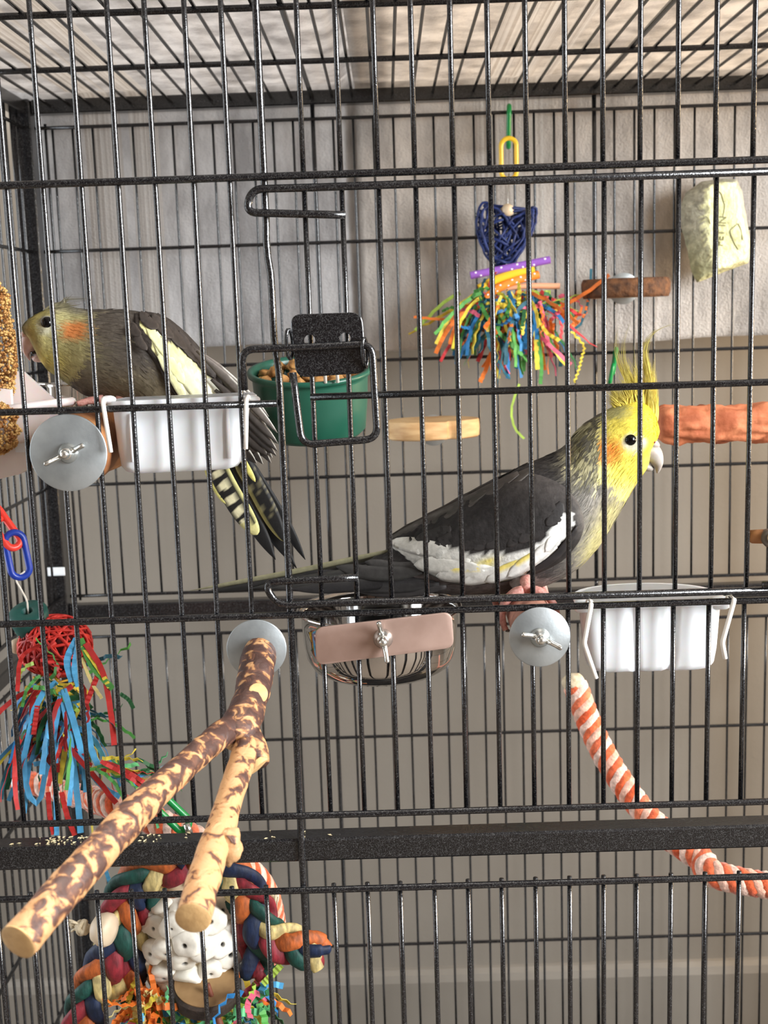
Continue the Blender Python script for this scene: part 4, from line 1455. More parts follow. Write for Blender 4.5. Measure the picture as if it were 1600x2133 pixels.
for q in range(250):
    u = random.random() ** .85
    bx_, by_ = 1367 - 78 * u + random.uniform(-3, 3), 886 - 40 * min(1, u * 1.8) + 12 * max(0, u - .6) + random.uniform(-4, 6)
    ln = random.random() ** 1.3
    if u < .35:
        tx_, ty_ = 1362 - 40 * u + random.uniform(-12, 8), 832 - 95 * ln ** 1.5
    elif u < .75:
        tx_, ty_ = 1336 - 70 * (u - .35) + random.uniform(-18, 12) - 14 * ln, 822 - 80 * ln ** 1.4
    else:
        tx_, ty_ = 1290 - 80 * (u - .75) + random.uniform(-16, 10), 836 - 36 * ln + 16 * (u - .75)
    cx_, cy_ = bx_ + (3 - 10 * u), by_ - (by_ - ty_) * (.62 - .25 * u)
    crest(B2, t2, qb((bx_, by_), (cx_, cy_), (tx_, ty_)), random.uniform(.7, 1.35) * (1.6 if ln < .5 else 1), random.uniform(-5, 5), vary((240, 216, 84), 10), vary(mix((178, 166, 98), (214, 196, 96), random.random()), 12))
for pts, w in [([(1366, 884), (1364, 830), (1352, 772), (1346, 728), (1362, 694), (1398, 674)], 1.5), ([(1360, 872), (1356, 820), (1344, 770), (1340, 735), (1350, 706), (1376, 684), (1420, 672)], 1.2), ([(1364, 880), (1360, 828), (1350, 770), (1344, 726), (1354, 700)], 1.3),
               ([(1340, 858), (1330, 815), (1310, 780), (1299, 742), (1302, 706), (1313, 672)], 1.2), ([(1332, 856), (1318, 815), (1296, 772), (1285, 735), (1284, 700), (1290, 678)], 1.2), ([(1344, 858), (1336, 810), (1324, 760), (1320, 720)], 1.2),
               ([(1316, 856), (1296, 836), (1272, 828), (1256, 825)], .9)]:
    crest(B2, t2, pts, w, random.uniform(-3, 1), (238, 214, 84), (150, 140, 84))
B2.foot(PERCH2[0], PERCH2[1], 12.8, 40, at(1102, 1190, 62), lean=-1)
B2.foot(PERCH2[0], PERCH2[1], 12.8, 88, at(1096, 1190, 84), lean=-1)
# feathered thigh above the near foot
obj('thigh', MB().tube(smoothpath([at(1078, 1186, 62), at(1080, 1206, 58), at(1092, 1228, 50)], 10), np.linspace(9, 4, 10), 16, col=[lin((150, 140, 134))] * 10), M['plume'], t2)

# --- the hunched bird at left
Y1 = 80
t1 = thing('cockatiel', 'brown-grey cockatiel with olive face and cream wing bar hunched behind the upper white cup', 'bird', at(225, 870, Y1))
HEAD1 = [(44, 690), (58, 652), (110, 634), (152, 636), (182, 652), (194, 690), (188, 740), (160, 785), (132, 800), (85, 765)]


def paint1(x, y):
    x1, y1 = jit(x, y, 10, .05, (.8, .4))
    x2, y2 = jit(x, y, 8, .12, (.7, .6))
    c = (92, 84, 75)
    c = mix(c, (74, 68, 63), sst(230, 300, x1) * (1 - sst(720, 780, y1)))
    c = mix(c, (112, 102, 82), sst(740, 800, y1) * sst(180, 240, x1))
    c = mix(c, (134, 126, 96), math.exp(-((x2 - 190) / 30) ** 2 - ((y2 - 760) / 50) ** 2) * .6)
    if noise.noise(Vector((x * .07, y * .11, 9))) > .52: c = mix(c, (150, 140, 112), .5)
    if inpoly(HEAD1, x1, y1):
        f = (164, 156, 108)
        f = mix(f, (196, 184, 104), math.exp(-((x2 - 78) / 30) ** 2 - ((y2 - 665) / 34) ** 2))
        f = mix(f, (206, 194, 108), math.exp(-((x2 - 104) / 30) ** 2 - ((y2 - 752) / 26) ** 2))
        f = mix(f, (128, 122, 104), (1 - sst(645, 660, y2)) * sst(80, 120, x2))
        f = mix(f, (206, 198, 140), math.exp(-((x2 - 125) / 16) ** 2 - ((y2 - 655) / 18) ** 2) * .8)
        q = max(abs(x2 - 150) / 30, abs(y2 - 688) / 21) * .6 + math.hypot((x2 - 150) / 32, (y2 - 688) / 23) * .4
        f = mix(f, (218, 132, 72), .92 * (1 - sst(.5, 1.18, q)))
        f = mix(f, (176, 176, 164), .7 * (1 - sst(.7, 1.3, math.hypot((x - 92) / 24, (y - 678) / 20))))
        c = mix(f, c, sst(165, 200, x2))
    return vary(c, 4)


B1 = Bird(t1, Y1, [
    (502, 866, 448, 965, 7), (452, 792, 392, 938, 15), (392, 716, 330, 912, 23), (330, 662, 281, 868, 26.5), (266, 646, 228, 841, 25.5), (217, 645, 176, 822, 21.5), (182, 645, 138, 796, 18),
    (150, 641, 108, 776, 16.5), (116, 641, 92, 760, 16.5), (87, 650, 80, 738, 14), (66, 662, 65, 708, 10), (53, 676, 54, 696, 6), (47, 686, 48, 691, 1.5)], paint1)
B1.tufts(16000, paint1, lambda x, y: 3.8 if x < 175 else 7.5, lambda x, y: math.hypot(x - 96, y - 674) < 19 or (x < 88 and y > 692) or (x > 300 and inpoly([(300, 640), (600, 860), (600, 960), (440, 900), (320, 740)], x, y)), 3)
B1.head_bits((99, 673), 3.7, 4.6, M['beakpink'],
             [(72, 690, 84, 722, 6.4), (54, 694, 76, 728, 6.0), (45, 706, 70, 732, 5.2), (45, 722, 63, 736, 4.0), (51, 738, 62, 742, 2.6), (62, 752, 63, 748, .5)],
             [(92, 716, 92, 754, 5.6), (80, 730, 82, 755, 5.0), (72, 740, 72, 753, 3.4), (66, 742, 67, 748, 1.2)],
             (51, 692), [(66, 684, 68, 706, 5), (54, 685, 56, 706, 5.4), (47, 690, 49, 704, 4), (44, 695, 45, 700, 1.2)])
obj('mouth', MB().tube(smoothpath([at(86, 716, Y1 - 5.6), at(80, 729, Y1 - 6.0), at(70, 735, Y1 - 5.2), at(63, 733, Y1 - 3.9)], 10), [.3, .9, 1.1, 1.1, 1.1, 1.1, 1.0, .9, .6, .2], 8), M['eye'], t1)
CREAM1 = [(288, 664), (312, 672), (338, 706), (372, 726), (410, 752), (452, 800), (500, 842), (545, 890), (470, 900), (440, 850), (400, 845), (382, 815), (352, 768), (316, 728), (318, 712), (300, 690)]


def paintw1(x, y):
    x1, y1 = jit(x, y, 9, .06, (.75, .65))
    c = (62, 55, 50)
    c = mix(c, (100, 92, 86), sst(780, 850, y1))
    if inpoly(CREAM1, x1, y1):
        c = mix((236, 230, 164), (240, 236, 208), sst(700, 840, y1))
    return vary(c, 4)


for side in (-1, 1):
    w1 = B1.shell('wing', [(280, 652, 284, 700), (310, 650, 300, 722), (346, 662, 322, 752), (386, 694, 352, 806), (424, 736, 384, 852), (462, 780, 424, 880), (498, 826, 462, 896), (520, 852, 500, 886)], 1.0, 3.4, paintw1, t1, side)
    dk = lambda base: (lambda t, u: vary(mix(base, tuple(q * 1.3 for q in base), abs(u) * .6), 4))
    # cream feathers
    for b, tp, w, c in [((306, 680), (352, 748), 11, (238, 232, 166)), ((322, 712), (384, 800), 13, (240, 234, 172)), ((350, 740), (424, 838), 15, (242, 237, 182)), ((372, 748), (464, 856), 14, (242, 238, 194)), ((400, 772), (505, 872), 12, (240, 236, 208)),
                        ((330, 740), (388, 838), 10, (238, 232, 178))]:
        B1.feather('feather', w1, b, tp, w, 3.8, dk(tuple(min(250, q) for q in c)), bow=-3, side=side, lift1=4.6)
    # dark coverts with ragged lower ends
    for b, tp, w in [((292, 650), (330, 684), 11), ((318, 654), (362, 704), 11), ((345, 668), (392, 728), 11), ((370, 690), (420, 756), 11), ((396, 718), (450, 786), 10), ((284, 692), (306, 730), 9), ((274, 672), (292, 700), 10)]:
        B1.feather('feather', w1, b, tp, w, 4.2, dk(vary((62, 55, 50), 6)), bow=4, side=side, lift1=4.9)
    # long grey flight feathers whose pale-edged tips fan out past the cup
    for i, (b, tp, w, c) in enumerate([((420, 740), (578, 902), 9, (132, 123, 116)), ((440, 790), (579, 924), 9, (96, 89, 84)), ((448, 812), (578, 940), 10, (84, 78, 74)), ((452, 836), (576, 950), 10, (74, 68, 65)), ((446, 856), (560, 952), 11, (70, 63, 58)),
                                       ((430, 880), (548, 950), 12, (66, 57, 50)), ((410, 730), (560, 868), 9, (138, 128, 120))]):
        fn = (lambda c: (lambda t, u: (226, 222, 210) if u < -.8 and t > .3 else vary(mix(c, tuple(q * .7 for q in c), .5 + .5 * u), 4)))(c)
        B1.feather('feather', w1, b, tp, w, 0, fn, bow=-4, side=side, flat=(17 - i * .5, 20 - i * 1.1) if side < 0 else (2, -16 - i * .5), point=1.5)
    # dark axillary streak showing under the cream bar
    B1.feather('feather', w1, (338, 770), (394, 846), 9, 3.0, dk((44, 37, 33)), bow=3, side=side, lift1=3.4)


# tail: yellow-edged barred outer feather, black long ones
def barred(t, u):
    if u < -.7: return (204, 196, 122)
    if u < -.4 and t < .9: return (30, 28, 24)
    if t > .84: return (196, 188, 128)
    s_ = math.sin(t * 46 + .8 * u + 1.5 * noise.noise(Vector((t * 9, u * 3, 0))))
    f = noise.noise(Vector((t * 30, u * 6, 3)))
    return (214, 206, 168) if s_ + f > -.15 and u < .62 else (26, 24, 22)


def dots(t, u):
    if u > .75: return (186, 176, 110)
    return (96, 90, 66) if noise.noise(Vector((t * 40, u * 8, 1))) > .25 and t < .8 else (20, 19, 18)


blk = lambda t, u: vary((18, 17, 17), 3)
B1.feather('tail_feather', t1, (462, 930), (618, 1184), 17, 0, blk, flat=(-2, 0), bow=2, point=2.0, nt=26)
B1.feather('tail_feather', t1, (486, 918), (636, 1166), 13, 0, blk, flat=(-6, -5), bow=-3, point=1.6, nt=26)
B1.feather('tail_feather', t1, (450, 930), (574, 1166), 17, 0, blk, flat=(3, 2), bow=3, point=1.8, nt=26)
B1.feather('tail_feather', t1, (480, 920), (592, 1128), 19, 0, dots, flat=(5, 3), bow=-2, point=1.1, nt=40)
B1.feather('tail_feather', t1, (430, 922), (536, 1114), 22, 0, barred, flat=(8, 5), bow=7, point=.7, nt=64)
B1.feather('tail_feather', t1, (490, 930), (532, 1004), 6, 0, lambda t, u: (226, 216, 120), flat=(9, 8), point=.9)
B1.feather('tail_feather', t1, (424, 960), (470, 1050), 7, 0, lambda t, u: (206, 198, 118), flat=(6.5, 6), bow=3, point=.9)
# flattened crest
for pts, w in [([(108, 642), (126, 634), (138, 624), (152, 612)], 1.2), ([(116, 642), (134, 632), (138, 624), (178, 622), (196, 616)], 1.2), ([(112, 642), (136, 638), (158, 636), (170, 633)], 1.7), ([(104, 643), (128, 636), (150, 638)], 2.0),
               ([(92, 648), (116, 639), (136, 640)], 2.2), ([(122, 641), (136, 628), (134, 620)], .9)]:
    crest(B1, t1, pts, w, random.uniform(-2.5, 1), (150, 144, 112), (92, 86, 70))
B1.foot(PERCH1[0], PERCH1[1], 20.4, 64, at(246, 840, 70), lean=7, back=118)
B1.foot(PERCH1[0], PERCH1[1], 20.4, 100, at(240, 840, 94), lean=7, back=118)

# ------------------------------------------------------------------ rope perches
def rope(parent, pts, r, period, cols, seed=0, k=300):
    P = smoothpath(pts, k)
    d = np.concatenate([[0], np.cumsum(np.linalg.norm(np.diff(P, axis=0), axis=1))])
    tan = np.gradient(P, axis=0); tan /= np.linalg.norm(tan, axis=1)[:, None]
    ref = np.array([0, 1.0, 0]); N1 = []
    nn = ref - tan[0] * (ref @ tan[0]); nn /= np.linalg.norm(nn)
    for i in range(k):
        nn = nn - tan[i] * (nn @ tan[i]); nn /= np.linalg.norm(nn)
        N1.append(nn)
    ns = len(cols)
    for q in range(ns):
        pts_ = []
        for i in range(k):
            a = 2 * math.pi * (d[i] / period + q / ns)
            b = np.cross(tan[i], N1[i])
            pts_.append(P[i] + (N1[i] * math.cos(a) + b * math.sin(a)) * r * .52)
        rr = [r * .56 * (1 + .08 * noise.noise(Vector((d[i] * .12, q * 3.0, seed)))) for i in range(k)]
        cc = [lin(vary(mix(cols[q], (238, 224, 214), .25 * (.5 + noise.noise(Vector((d[i] * .05, q, seed))))), 6)) for i in range(k)]
        obj('strand', MB().tube(pts_, rr, 8, col=cc), M['rope'], parent)


ORG_ = [(222, 92, 48), (234, 196, 178), (214, 84, 42), (230, 176, 152)]
p0 = at(1199, 1430, 285)
rp = thing('rope_perch', 'orange and white twisted cotton rope perch curving down to the right edge', 'perch', p0)
endp = np.array([XR - 14, 150, at(1600, 1862, 150)[2] - 26])
rope(rp, [p0, at(1238, 1530, 270), at(1292, 1625, 248), at(1360, 1712, 222), at(1455, 1785, 195), at(1560, 1838, 170), endp], 9.4, 24, ORG_, 3)
obj('end_cap', MB().ball(p0 + np.array([-1.5, 0, 3.5]), (9.3, 9.3, 7.5), 12, jit=.1), M['jute'], rp)
obj('washer', MB().lathe([(8, -1), (8, 6.5), (15, 6.5), (16, 7), (16, 8), (15, 8.5)], endp, (1, 0, 0), 36), M['zinc'], rp, flat_angle=40)
q0 = at_x(36, 1622, XL + 9.5)
rp = thing('rope_perch', 'orange and white twisted rope perch behind the shredded paper toys at lower left', 'perch', q0)
rope(rp, [q0, at(140, 1652, max(120, q0[1] - 40)), at(220, 1672, 150), at(310, 1705, 128), at(410, 1752, 118), at(495, 1800, 124), at(545, 1850, 138), at(566, 1920, 160), at(560, 1990, 190)], 9.2, 24, ORG_, 8)
obj('end_cap', MB().lathe([(3, -4), (11, -2), (12, 0), (12, 5), (10, 9), (3, 10)], q0, (1, 0, 0), 24), M['white'], rp)

# ------------------------------------------------------------------ paper strips
def strip(parent, p0, d, L_, w, key, droop=.6, crinkle=.9, n=10, curl=0.0, period=2):
    p = np.array(p0, float); d = np.array(d, float); d /= np.linalg.norm(d)
    pts = [p.copy()]
    st = L_ / (n - 1)
    cv = np.cross(d, RNG.normal(size=3)); cv /= np.linalg.norm(cv) + 1e-9
    for i in range(n - 1):
        d = d + np.array([0, 0, -1]) * droop * .28 + cv * curl * .28 + RNG.normal(size=3) * .07
        d /= np.linalg.norm(d)
        p = p + d * st
        p[0], p[1] = max(p[0], XL + 8), min(max(p[1], 8), 543)
        pts.append(p.copy())
    P = np.array(pts)
    tan = np.gradient(P, axis=0); tan /= np.linalg.norm(tan, axis=1)[:, None]
    side = np.cross(tan[0], RNG.normal(size=3)); side /= np.linalg.norm(side)
    if abs(side[1]) > .75: side = np.cross(tan[0], side)
    rings = []
    tw = RNG.normal() * .12
    for i in range(n):
        side = side - tan[i] * (side @ tan[i]); side /= np.linalg.norm(side)
        nr = np.cross(tan[i], side)
        side = side * math.cos(tw) + nr * math.sin(tw); nr = np.cross(tan[i], side)
        c = P[i] + nr * crinkle * (1 if (i // (period // 2 or 1)) % 2 else -1)
        rings.append([c + side * w / 2 + nr * .15, c - side * w / 2 + nr * .15, c - side * w / 2 - nr * .15, c + side * w / 2 - nr * .15])
    return obj('paper_strip', MB().rings(rings), M['p_' + key], parent, smooth=False)


def chain_link(parent, c, half_l, half_w, r, u, v, mt, name='chain_link'):
    c, u, v = (np.array(q, float) for q in (c, u, v))
    u /= np.linalg.norm(u); v = v - u * (u @ v); v /= np.linalg.norm(v)
    pts = []
    for a in np.linspace(0, 2 * math.pi, 36, endpoint=False):
        s_ = 1 if math.sin(a) > 0 else -1
        pts.append(c + v * half_w * math.cos(a) + u * (s_ * (half_l - half_w) + half_w * math.sin(a)))
    return obj(name, MB().tube(pts, r, 10, closed=True), mt, parent)


# --- toy with the blue heart hanging on the back panel
YH = 522
hc = at(1056, 470, YH)
ht = thing('hanging_toy', 'hanging toy with blue vine heart, spotted straws and bright shredded paper by the back wires', 'toy', at(1060, 640, YH))
chain_link(ht, at(1060, 264, 541), 18.5, 7, 2.3, (0, -.35, 1), (.12, 1, .3), M['greenlink'])
chain_link(ht, at(1060, 331, 529), 18.5, 7.2, 2.2, (0, -.1, 1), (1, 0, 0), M['yellowlink'])
obj('wire', MB().tube([at(1060, 362, 528), at(1058, 400, 525), at(1058, 440, 522), at(1055, 560, 520), at(1058, 640, 520)], .55, 6), M['bright'], ht)
obj('bead', MB().ball(at(1057, 438, 516), (6.4, 6.2, 6.0), 12), M['bead'], ht)
hx = [(1057, 462), (1040, 436), (1012, 422), (996, 440), (994, 480), (1004, 515), (1022, 545), (1042, 556), (1062, 556), (1084, 528), (1100, 500), (1114, 470), (1116, 434), (1100, 436), (1078, 448)]
hp = smoothpath([at(x, y, YH) for x, y in hx + [hx[0]]], 60)
m = MB()
for dy in (-9, 0, 9):
    k_ = .86 if dy else 1.0
    cen_ = hp.mean(0)
    m.tube([cen_ + (p - cen_) * k_ + np.array([random.uniform(-.6, .6), dy + random.uniform(-1, 1), random.uniform(-.6, .6)]) for p in hp[:-1]], 1.3, 6, closed=True)
for q in range(84):
    i, j = random.randrange(60), random.randrange(60)
    if abs(i - j) < 8: continue
    dy = random.choice((-10, -8, 8, 10))
    a, b = hp[i] * .95 + hp.mean(0) * .05, hp[j] * .95 + hp.mean(0) * .05
    mid = (a + b) / 2 + np.array([0, dy, random.uniform(-3, 3)])
    m.tube(smoothpath([a, mid, b], 8), random.uniform(.9, 1.45), 5)
obj('vine_heart', m, M['bluevine'], ht)
M['s_purple'] = mat('purple_straw', (150, 96, 190), 0.35)
M['s_orange'] = mat('orange_straw', (246, 140, 52), 0.35)
M['s_dot'] = mat('white_straw_dots', (244, 238, 244), 0.4)


def straw(pts, r, mt, label):
    P = smoothpath(pts, 16)
    m = MB().tube(P, r, 14, cap=False)
    m2 = MB().tube(P, r * .8, 14, cap=False)
    m.add(m2.v, [f[::-1] for f in m2.f])
    st_ = obj('straw', m, mt, ht, label=label)
    if 'spots' in label:
        dm_ = MB()
        for q in range(1, 12):
            p = P[0] + (P[-1] - P[0]) * q / 12
            p = P[min(15, int(round(q * 15 / 12)))]
            an = (-.5, .45)[q % 2]
            dm_.ball(p + np.array([0, -math.cos(an), math.sin(an)]) * r * .93, (1.15, .55, 1.1), 6)
        obj('spots', dm_, M['s_dot'], st_)


straw([at(980, 574, 512), at(1060, 558, 512), at(1146, 541, 512)], 3.6, M['s_purple'], 'purple straw with white spots')
straw([at(998, 601, 510), at(1030, 584, 511), at(1070, 570, 512), at(1112, 560, 514)], 4.0, M['yellowlink'], 'plain yellow straw')
straw([at(1012, 622, 508), at(1035, 602, 509), at(1075, 584, 511), at(1122, 572, 514)], 3.9, M['s_orange'], 'orange straw with pale spots')
straw([at(1020, 604, 522), at(1090, 596, 522), at(1166, 596, 522)], 2.8, mat('peach_straw', (246, 180, 140), .4), 'peach coloured straw')
cols_h = ['orange', 'yellow', 'blue', 'green', 'red', 'lime', 'orange', 'yellow', 'green', 'pink', 'teal', 'blue', 'darkgreen', 'orange']
for q in range(150):
    a = random.uniform(math.radians(176), math.radians(364))
    if random.random() < .3: a = random.uniform(math.radians(240), math.radians(320))
    r0 = random.uniform(0, 26)
    base = at(1058 + random.uniform(-62, 62), 618 + random.uniform(-12, 34), YH + random.uniform(-20, 16))
    d = np.array([math.cos(a), random.uniform(-.55, .25), math.sin(a) * .75])
    L_ = random.uniform(34, 74)
    if random.random() < .45: base = base + np.array([math.cos(a) * 18, 0, 0])
    if base[1] > 535: d[1] = -abs(d[1])
    strip(ht, base, d, L_, random.uniform(2.6, 4.2), random.choice(cols_h), droop=random.uniform(.15, .8), crinkle=random.uniform(.3, 1.0), curl=random.uniform(-.6, .6))
for q in range(60):
    base = at(1062 + random.uniform(-100, 110), 640 + random.uniform(-25, 45), YH - 14 + random.uniform(-10, 10))
    strip(ht, base, RNG.normal(size=3) * np.array([1, .4, 1]), random.uniform(18, 34), random.uniform(2.8, 4.4), random.choice(cols_h), droop=random.uniform(.1, .6), crinkle=random.uniform(.5, 1.3), curl=random.uniform(-1.2, 1.2))
for pts, w, key, cr in (([(1190, 690), (1216, 720), (1212, 745), (1206, 770), (1196, 797)], 2.0, 'yellow', 1.1), ([(1232, 560), (1226, 625), (1218, 655), (1205, 680), (1175, 690)], 2.4, 'teal', .3), ([(1082, 800), (1066, 850), (1072, 890), (1092, 914)], 2.2, 'lime', .2),
                        ([(1010, 690), (940, 668), (900, 664), (862, 660)], 2.4, 'orange', .3), ([(1120, 690), (1128, 760), (1126, 800)], 3.4, 'green', .3), ([(1116, 680), (1118, 730), (1120, 770)], 4.4, 'yellow', .3), ([(1066, 645), (1040, 700), (1012, 770), (1000, 796)], 4.0, 'orange', .4),
                        ([(1030, 690), (1055, 735), (1058, 788)], 4.0, 'blue', .3), ([(1225, 625), (1216, 660), (1190, 680), (1214, 640)], 2.4, 'orange', .8)):
    P = smoothpath([at(x, y, YH - 12) for x, y in pts], 24 if cr > 1 else 14)
    rings = []
    for i, p in enumerate(P):
        t = P[min(i + 1, len(P) - 1)] - P[max(i - 1, 0)]; t /= np.linalg.norm(t)
        s_ = np.cross(t, np.array([0, 1.0, 0])); s_ /= np.linalg.norm(s_)
        p = p + s_ * cr * (1 if i % 2 else -1) * .8 + np.array([0, cr * (.5 if i % 2 else -.5), 0])
        rings.append([p + s_ * w / 2, p - s_ * w / 2, p - s_ * w / 2 + np.array([0, .3, 0]), p + s_ * w / 2 + np.array([0, .3, 0])])
    obj('paper_strip', MB().rings(rings), M['p_' + key], ht, smooth=False)
# green link clipped on the back wires behind the crest
gl = thing('chain_link', 'dark green plastic link hooked on the back wires behind the tall crest', 'link', at(1278, 760, 546))
chain_link(gl, at(1280, 752, 543), 12, 4.5, 2.0, (.12, -.1, 1), (.1, 1, 0), M['greenlink'], 'loop')
chain_link(gl, at(1274, 778, 540), 9, 4.2, 2.0, (.2, 0, 1), (.2, 1, 0), M['greenlink'], 'loop')

# --- shredded paper toy at left
YT = 168
lt = thing('hanging_toy', 'hanging toy with green wooden bead, red vine ball and blue paper shreds at left', 'toy', at(110, 1500, YT))
for dx in (0,):
    chain_link(lt, at(6, 1098, YT - 4), 16, 5.0, 2.5, (.52, 0, -.85), (.6, .55, .3), M['redlink'])
    chain_link(lt, at(-30, 1040, YT - 4), 16, 5.0, 2.5, (.52, 0, -.85), (0, 1, 0), M['redlink'])
chain_link(lt, at(36, 1156, YT - 4), 15.5, 6.2, 2.3, (.13, 0, -1), (1, .5, 0), M['bluelink'])
obj('wire', MB().tube(smoothpath([at(52, 1190, YT - 3), at(34, 1206, YT - 6), at(44, 1228, YT - 5), at(56, 1252, YT - 2), at(64, 1290, YT), at(110, 1345, YT), at(112, 1440, YT)], 30), .7, 6), M['whitewire'], lt)
gx = at(64, 1296, YT)
ax = np.array([-.06, -.42, .9]); ax /= np.linalg.norm(ax)
obj('bead', MB().lathe([(3.4, 2), (3.8, 9.5), (4.4, 10.2), (12.2, 9.6), (13.4, 8.4), (13.2, 4), (11, -8), (9.6, -10), (2, -10.2)], gx, ax, 32), M['gwood'], lt, label='dark green wooden bead')
obj('bead', MB().ball(at(36, 1346, YT + 12), (5.5, 5.5, 5.5), 10), M['bead'], lt, label='small pale wooden bead')
vc = at(116, 1346, YT)
obj('filler', MB().ball(vc - np.array([0, 0, 1]), (18, 16, 15), 14, jit=.3), M['darkred'], lt)
m = MB()
for q in range(64):
    n1 = RNG.normal(size=3); n1 /= np.linalg.norm(n1)
    u = np.cross(n1, (0.3, .2, 1)); u /= np.linalg.norm(u); v = np.cross(n1, u)
    R_ = random.uniform(.94, 1.06)
    pts = [vc + (u * math.cos(a) + v * math.sin(a)) * np.array([24, 21, 20]) * R_ + n1 * 3 for a in np.linspace(0, random.uniform(2.4, 4.4), 14) + random.uniform(0, 6.28)]
    m.tube(pts, random.uniform(.8, 1.3), 5, flat=.6)
obj('vine_ball', m, M['redvine'], lt)
vy = at(108, 1440, YT)
m = MB()
M['yvine'] = mat('mustard_vine', (200, 158, 40), .7, col2=(150, 112, 24), scale=120)
for q in range(26):
    n1 = RNG.normal(size=3); n1 /= np.linalg.norm(n1)
    u = np.cross(n1, (0.3, .2, 1)); u /= np.linalg.norm(u); v = np.cross(n1, u)
    m.tube([vy + (u * math.cos(a) + v * math.sin(a)) * np.array([20, 17, 17]) * .9 + n1 * 2 for a in np.linspace(0, random.uniform(2.4, 4.6), 12)], random.uniform(.7, 1.1), 5)
obj('vine_ball', m, M['yvine'], lt, label='mustard yellow vine ball')
vr = at(100, 1530, YT + 2)
obj('filler', MB().ball(vr, (19, 13, 18), 14, jit=.5, seed=3), M['darkred'], lt)
cols_l = ['sky', 'sky', 'sky', 'blue', 'crimson', 'darkgreen', 'green', 'sky', 'crimson', 'yellow', 'teal']
for q in range(66):
    base = at(118 + random.uniform(-48, 60), random.uniform(1420, 1540), YT - 30 + random.uniform(-10, 8))
    a = random.uniform(-.9, .9)
    strip(lt, base, (math.sin(a), random.uniform(-.4, .02), -.5 + random.uniform(0, .7)), random.uniform(30, 66), random.uniform(2.4, 4.0), random.choice(cols_l), droop=random.uniform(.6, 1.3), crinkle=random.uniform(.2, .6), curl=random.uniform(-.5, .5))
for q in range(34):
    base = at(random.uniform(70, 180), random.uniform(1380, 1560), YT - 34 + random.uniform(-12, 12))
    strip(lt, base, RNG.normal(size=3) * np.array([1, .4, 1]), random.uniform(20, 40), random.uniform(2.0, 3.2), random.choice(['green', 'darkgreen', 'yellow', 'teal', 'crimson', 'lime']), droop=.5, crinkle=random.uniform(.5, 1.1), curl=random.uniform(-1, 1))
for q in range(22):
    base = at(random.uniform(170, 330), 1590 + random.uniform(-12, 30) + 0.0, 112 + random.uniform(-8, 6))
    strip(lt, base, (1, random.uniform(-.2, .02), random.uniform(-.6, .2)), random.uniform(22, 48), random.uniform(2.0, 3.2), random.choice(['green', 'sky', 'darkgreen', 'yellow', 'crimson', 'mint']), droop=.2, crinkle=.7, curl=random.uniform(-.6, .6))


def path_strip(parent, pts, w, key, Y, cr=.25):
    P = smoothpath([at(p[0], p[1], Y + (p[2] if len(p) > 2 else 0)) for p in pts], 13)
    rings = []
    for i, p in enumerate(P):
        t = P[min(i + 1, len(P) - 1)] - P[max(i - 1, 0)]; t /= np.linalg.norm(t)
        s_ = np.cross(t, np.array([0, 1.0, 0])); s_ /= np.linalg.norm(s_) + 1e-9
        s_ = s_ + np.array([0, .3, 0])
        y = np.array([0, cr * (1 if i % 2 else -1), 0])
        rings.append([p + s_ * w / 2 + y, p - s_ * w / 2 + y, p - s_ * w / 2 + y + np.array([0, .3, 0]), p + s_ * w / 2 + y + np.array([0, .3, 0])])
    obj('paper_strip', MB().rings(rings), M['p_' + key], parent, smooth=False)


for pts, w, key in (([(160, 1330), (140, 1375), (150, 1420)], 4.2, 'sky'), ([(165, 1335), (156, 1390), (164, 1430)], 4.0, 'sky'), ([(168, 1330), (190, 1385), (235, 1435)], 3.6, 'green'), ([(172, 1345), (210, 1400), (228, 1432)], 2.8, 'yellow'),
                    ([(178, 1340), (214, 1400), (230, 1480), (238, 1552)], 3.4, 'crimson'), ([(170, 1370), (190, 1420), (212, 1455)], 2.0, 'straw'), ([(204, 1405), (180, 1465)], 3.2, 'crimson'), ([(250, 1445), (268, 1458), (278, 1476)], 2.4, 'darkgreen'),
                    ([(90, 1340), (45, 1370), (36, 1440)], 2.6, 'crimson'), ([(118, 1420), (80, 1455), (60, 1530), (48, 1600), (62, 1660), (82, 1672), (92, 1620), (100, 1590), (70, 1592)], 3.6, 'sky'), ([(128, 1440), (146, 1540), (160, 1650), (168, 1735)], 3.8, 'sky'),
                    ([(132, 1435), (158, 1520), (176, 1600), (180, 1650)], 3.8, 'sky'), ([(126, 1450), (112, 1540), (116, 1590)], 3.4, 'sky'), ([(180, 1480), (190, 1560), (212, 1608)], 3.8, 'sky'), ([(100, 1650), (104, 1700), (112, 1738)], 3.0, 'crimson'),
                    ([(128, 1650), (140, 1700), (156, 1740)], 3.2, 'crimson'), ([(116, 1640), (118, 1740)], 3.0, 'sky'), ([(78, 1470), (70, 1530)], 3.0, 'crimson'), ([(210, 1605), (262, 1608), (330, 1650)], 2.6, 'crimson'), ([(180, 1600), (215, 1640), (250, 1660)], 3.2, 'sky'),
                    ([(216, 1800), (232, 1850)], 2.4, 'sky'), ([(262, 1790), (288, 1828)], 2.8, 'crimson')):
    path_strip(lt, pts, w, key, YT - 46)

